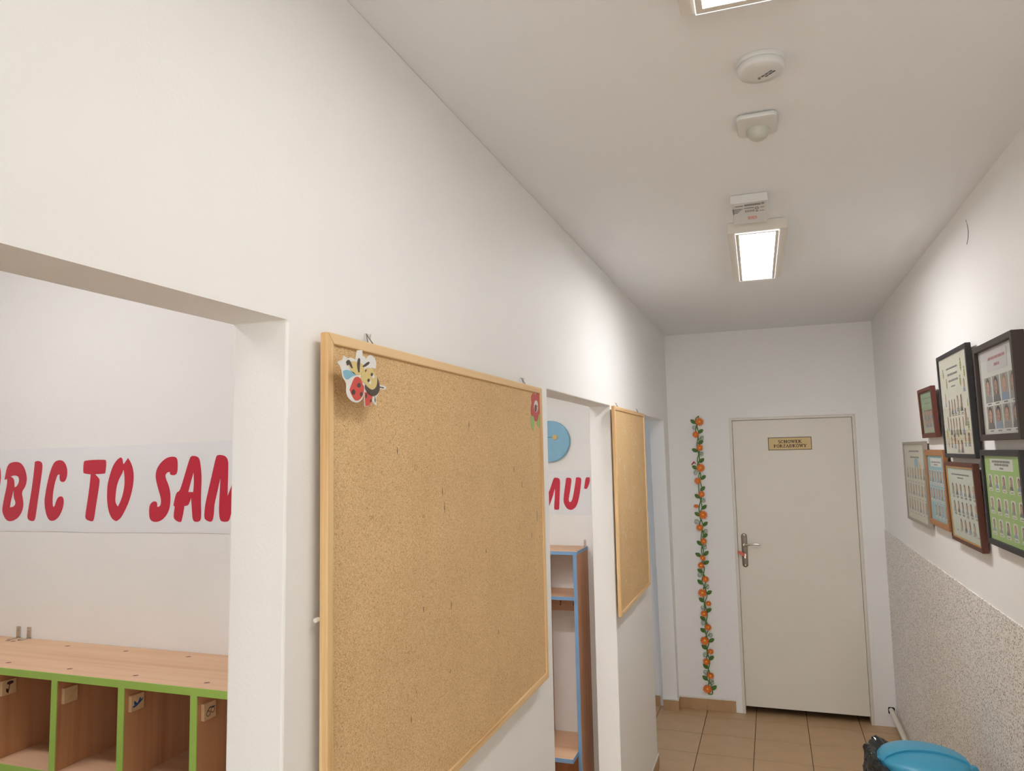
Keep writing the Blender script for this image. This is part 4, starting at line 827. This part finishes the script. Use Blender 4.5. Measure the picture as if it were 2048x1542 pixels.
r, w, h, yp = picture('deep brown-black frame with two rows of large portraits at upper right', 2.933, 2.494, 1.878, 2.199, .025, .011, 'frame_brownblack', .020, .034, 'print_lilac', .012, scale=.978)
m = .020; iw, ih = w - 2 * m, h - 2 * m
obj('mount', MB().box(m + .02, yp - .0008, m + .006, w - m - .01, yp, h - m - .035), M['card_white'], r, local=True)
obj('title_card', MB().box(m + iw * .25, yp - .0016, m + ih * .73, m + iw * .80, yp - .0006, m + ih * .95), M['print_lilac'], r, local=True)
text_rows(r, [(m + iw * .30, m + iw * .76, m + ih * .86, .009), (m + iw * .46, m + iw * .62, m + ih * .78, .009)], yp - .0017, 'title_pink')
fillers(r, 'photo', [(.33, .30, [.23, .455, .68, .905], .195), (.67, .27, [.23, .455, .68, .905], .195)], w, h, m, yp - .0009, 0)
text_rows(r, [(m + iw * (u - .05), m + iw * (u + .05), m + ih * v, .004) for v in (.345, .03) for u in (.23, .455, .68, .905)], yp - .0009, 'ink_soft', 'name_print')

r, w, h, yp = picture('silver grey thin frame with a pale class sheet, farthest of the lower row', 4.51, 3.941, 1.476, 1.887, .027, .004, 'frame_silver', .014, .020, 'print_white', .006)
m = .014; iw, ih = w - 2 * m, h - 2 * m
text_rows(r, [(m + iw * .25, m + iw * .75, m + ih * .90, .008), (m + iw * .3, m + iw * .75, m + ih * .82, .008)], yp)
obj('balloon_print', MB().poly([ellipse(m + iw * .60, m + ih * .76, .055, .026, 14)], yp - .0004, yp), M['card_blue'], r, local=True)
obj('bee_print', MB().poly([ellipse(m + iw * .76, m + ih * .66, .028, .040, 14)], yp - .0005, yp), M['card_yellow'], r, local=True)
fillers(r, 'cut', [(.30, .15, spread(.12, .92, 7), .075), (.52, .15, spread(.10, .92, 7), .075), (.73, .15, spread(.12, .92, 7), .075)], w, h, m, yp, 1)
text_rows(r, [(m + iw * (a - .03), m + iw * (a + .03), m + ih * b, .003) for b in (.50, .28, .08) for a in spread(.12, .92, 7)], yp, 'ink_soft', 'name_print')

r, w, h, yp = picture('light oak frame with a blue class sheet, second in the lower row', 3.907, 3.514, 1.506, 1.847, .027, .008, 'frame_oak', .026, .018, 'print_blue', .007)
m = .026; iw, ih = w - 2 * m, h - 2 * m
obj('title_card', MB().box(m + iw * .18, yp - .0005, m + ih * .83, m + iw * .84, yp, m + ih * .96), M['card_white'], r, local=True)
text_rows(r, [(m + iw * .22, m + iw * .80, m + ih * .89, .005), (m + iw * .4, m + iw * .62, m + ih * .85, .005)], yp - .0006)
fillers(r, 'card', [(.22, .24, spread(.10, .91, 6), .12), (.49, .23, spread(.10, .91, 6), .12), (.74, .23, spread(.32, .91, 4), .12)], w, h, m, yp, 0)

r, w, h, yp = picture('walnut frame with a gold inner line and mint class sheet, third in the lower row', 3.471, 3.009, 1.484, 1.798, .027, .035, 'frame_walnut', .015, .021, 'print_mint', .007, fillet='gold_line')
m = .021; iw, ih = w - 2 * m, h - 2 * m
text_rows(r, [(m + iw * .16, m + iw * .82, m + ih * .895, .006), (m + iw * .38, m + iw * .6, m + ih * .85, .005)], yp)
fillers(r, 'cut', [(.22, .17, spread(.16, .92, 6), .095), (.47, .17, spread(.16, .92, 6), .095), (.72, .17, spread(.34, .80, 4), .095)], w, h, m, yp, 3)
text_rows(r, [(m + iw * (a - .035), m + iw * (a + .035), m + ih * b, .003) for b in (.585, .57, .335, .32, .09) for a in spread(.16, .92, 6)], yp, 'ink_soft', 'name_print')

r, w, h, yp = picture('black frame with a bright green class sheet, nearest of the lower row', 2.93, 2.499, 1.532, 1.847, .027, .013, 'frame_black', .019, .022, 'print_green', .008)
m = .019; iw, ih = w - 2 * m, h - 2 * m
obj('title_card', MB().box(m + iw * .17, yp - .0005, m + ih * .83, m + iw * .79, yp, m + ih * .965), M['card_white'], r, local=True)
text_rows(r, [(m + iw * .24, m + iw * .72, m + ih * .92, .007), (m + iw * .3, m + iw * .68, m + ih * .885, .007), (m + iw * .44, m + iw * .54, m + ih * .845, .006)], yp - .0006)
fillers(r, 'label', [(.22, .20, spread(.13, .90, 5), .115), (.49, .20, spread(.13, .90, 5), .115), (.74, .20, spread(.13, .90, 5), .115)], w, h, m, yp, 1)

# ------------------------------------------------------------------ pipe, bin and bag
pp = tag(obj('pipe', MB().tube([(.672, YE + .02, .109), (.672, 5.3, .108), (.670, 4.0, .104), (.668, 1.5, .100), (.666, -1.0, .095)], .0150, 14), M['pipe'], smooth=True), 'cream painted heating pipe low along the right wall behind the bin', 'pipe')
for y in (4.4, 2.6, .8): obj('pipe_clip', MB().box(.680, y - .008, .085, XR - .006, y + .008, .090).tube([(.668, y - .008, .104), (.668, y + .008, .104)], .018, 14), M['pipe'], pp)
obj('pipe_hole', MB().poly([[(.653, .118), (.657, .1275), (.676, .1285), (.690, .1265), (.6945, .116), (.690, .098), (.684, .090), (.664, .090), (.656, .082), (.6535, .094)]], YE - .0008, YE + .001), M['dark'], we)

BC = (.4725, 3.168, 0)
BR = .151            # lid radius
bn = thing('waste_bin', 'round bright blue plastic waste bin with a flap lid by the right wall', 'bin', BC)
obj('bucket', MB().lathe([(0, .0005), (.102, .0005), (.110, .006), (.135, .640), (.141, .646), (.144, .668), (.138, .672), (.134, .660), (.108, .020), (0, .016)], BC, 48), M['blue_plastic'], bn, smooth=True)
N = 48
rings = [(BR - .003, .672), (BR, .678), (BR, .704), (BR - .0025, .712), (BR - .014, .720), (.095, .731), (.050, .736), (.0, .737)]
lid = obj('lid', MB().lathe(rings, BC, N), M['blue_plastic'], bn, smooth=True, angle=50)
# raised rear half of the lid, ending in a curved step across the middle
hl = MB(); segs = 28
def lidz(r):
    for (r0, z0), (r1, z1) in zip(rings[2:], rings[3:]):
        if r1 <= r <= r0: return z0 + (z1 - z0) * (r0 - r) / (r0 - r1 + 1e-9)
    return .737
rows_ = []
RR = BR + .002
for i in range(segs + 1):
    u = -1 + 2 * i / segs; x = RR * math.sin(u * PI / 2) * .999
    ymax = math.sqrt(max(0, RR ** 2 - x * x)); ymin = max(-math.sqrt(max(0, RR ** 2 - x * x)), -.002 - .050 * (x / RR) ** 2 + .018 * (x / RR))
    row = []
    for j in range(11):
        y = ymin + (ymax - ymin) * j / 10; rr = math.hypot(x, y)
        row.append((x, y, lidz(min(rr, BR - .001)) + (.008 if 0 < j else .0072) * (1 if rr < BR - .004 else .6)))
    rows_.append(row)
for row in rows_:
    for x, y, z in row: hl.v.append((BC[0] + x, BC[1] + y, z))
nb = len(hl.v)
for row in rows_:
    for x, y, z in row: hl.v.append((BC[0] + x, BC[1] + y, z - .012 - (.016 if math.hypot(x, y) > BR - .002 else 0)))
for i in range(segs):
    for j in range(10):
        a = i * 11 + j; hl.face((a, a + 11, a + 12, a + 1)); hl.face((nb + a, nb + a + 1, nb + a + 12, nb + a + 11))
    a, b = i * 11, i * 11 + 10
    hl.face((a, nb + a, nb + a + 11, a + 11)); hl.face((b, b + 11, nb + b + 11, nb + b))
for k in (0, segs):
    for j in range(10):
        a = k * 11 + j; hl.face((a, a + 1, nb + a + 1, nb + a))
obj('lid_rear', hl, M['blue_plastic'], lid, smooth=True, angle=40)
for s in (1, -1):
    ca, sa = math.cos(-.12) * s, math.sin(-.12)
    cx, cy = BC[0] + ca * (BR + .006), BC[1] + sa * (BR + .006)
    em_ = MB().poly([rrect(cx - .017, .660, cx + .017, .716, .014, 5), ellipse(cx + s * .006, .698, .0055, .0055, 10)], cy - .020, cy - .002)
    obj('handle_ear', em_, M['blue_plastic'], bn, bevel=.0015, smooth=True)
hp = []
for k in range(25):
    a = PI * k / 24
    hp.append((BC[0] + (BR + .011) * math.cos(a), BC[1] - .030 - .165 * math.sin(a), .698 - .17 * math.sin(a)))
obj('wire_handle', MB().tube(hp, .0032, 8), M['wire'], bn, smooth=True)

# black bag: crumpled film pulled over the rim, bulging on the left
bg = MB(); NA, NP = 150, 30
prof = [(.131, .560), (.134, .640), (.139, .671), (.150, .674), (.158, .664), (.161, .645), (.162, .61), (.163, .57), (.164, .53), (.165, .49)]
for i in range(NA):
    a = 2 * PI * i / NA
    left = max(0, math.cos(a - 2.85)) ** 1.3
    for j in range(NP):
        t = j / (NP - 1) * (len(prof) - 1); k = min(int(t), len(prof) - 2); q = t - k
        r0 = prof[k][0] + (prof[k + 1][0] - prof[k][0]) * q; z0 = prof[k][1] + (prof[k + 1][1] - prof[k][1]) * q
        outw = max(0, (j - NP * .28) / (NP * .72))
        v = Vector((math.cos(a) * 2.2, math.sin(a) * 2.2, z0 * 14))
        n1 = noise.noise(v * 1.6); n2 = noise.noise(v * 4.5 + Vector((5, 1, 2))); n3 = noise.noise(v * 9 + Vector((2, 8, 2)))
        ridge = abs(noise.noise(v * 2.6 + Vector((9, 4, 3)))) + .5 * abs(noise.noise(v * 5.5 + Vector((1, 7, 3))))
        w = min(1, outw * 3)
        r1 = r0 + left * .034 * math.sin(min(1, outw * 1.6) * PI * .7) + w * left * (.016 + .014 * n1 + .009 * n2 + .004 * n3 - .022 * ridge) + w * (1 - left) * .004 * (1 + n1)
        crest = math.exp(-((t - 4.2) / 1.7) ** 2)
        z1 = z0 + crest * left * (.072 + .035 * n1 + .012 * n2) + w * left * .008 * n3
        bg.v.append((BC[0] + r1 * math.cos(a), BC[1] + r1 * math.sin(a), z1))
for i in range(NA):
    i2 = (i + 1) % NA
    for j in range(NP - 1):
        p0, p1, p2, p3 = i * NP + j, i2 * NP + j, i2 * NP + j + 1, i * NP + j + 1
        if (i + j) % 2: bg.face((p0, p1, p2)); bg.face((p0, p2, p3))
        else: bg.face((p0, p1, p3)); bg.face((p1, p2, p3))
tag(obj('bin_bag', bg, M['bag']), 'shiny black bin bag crumpled over the rim of the blue bin', 'bag')
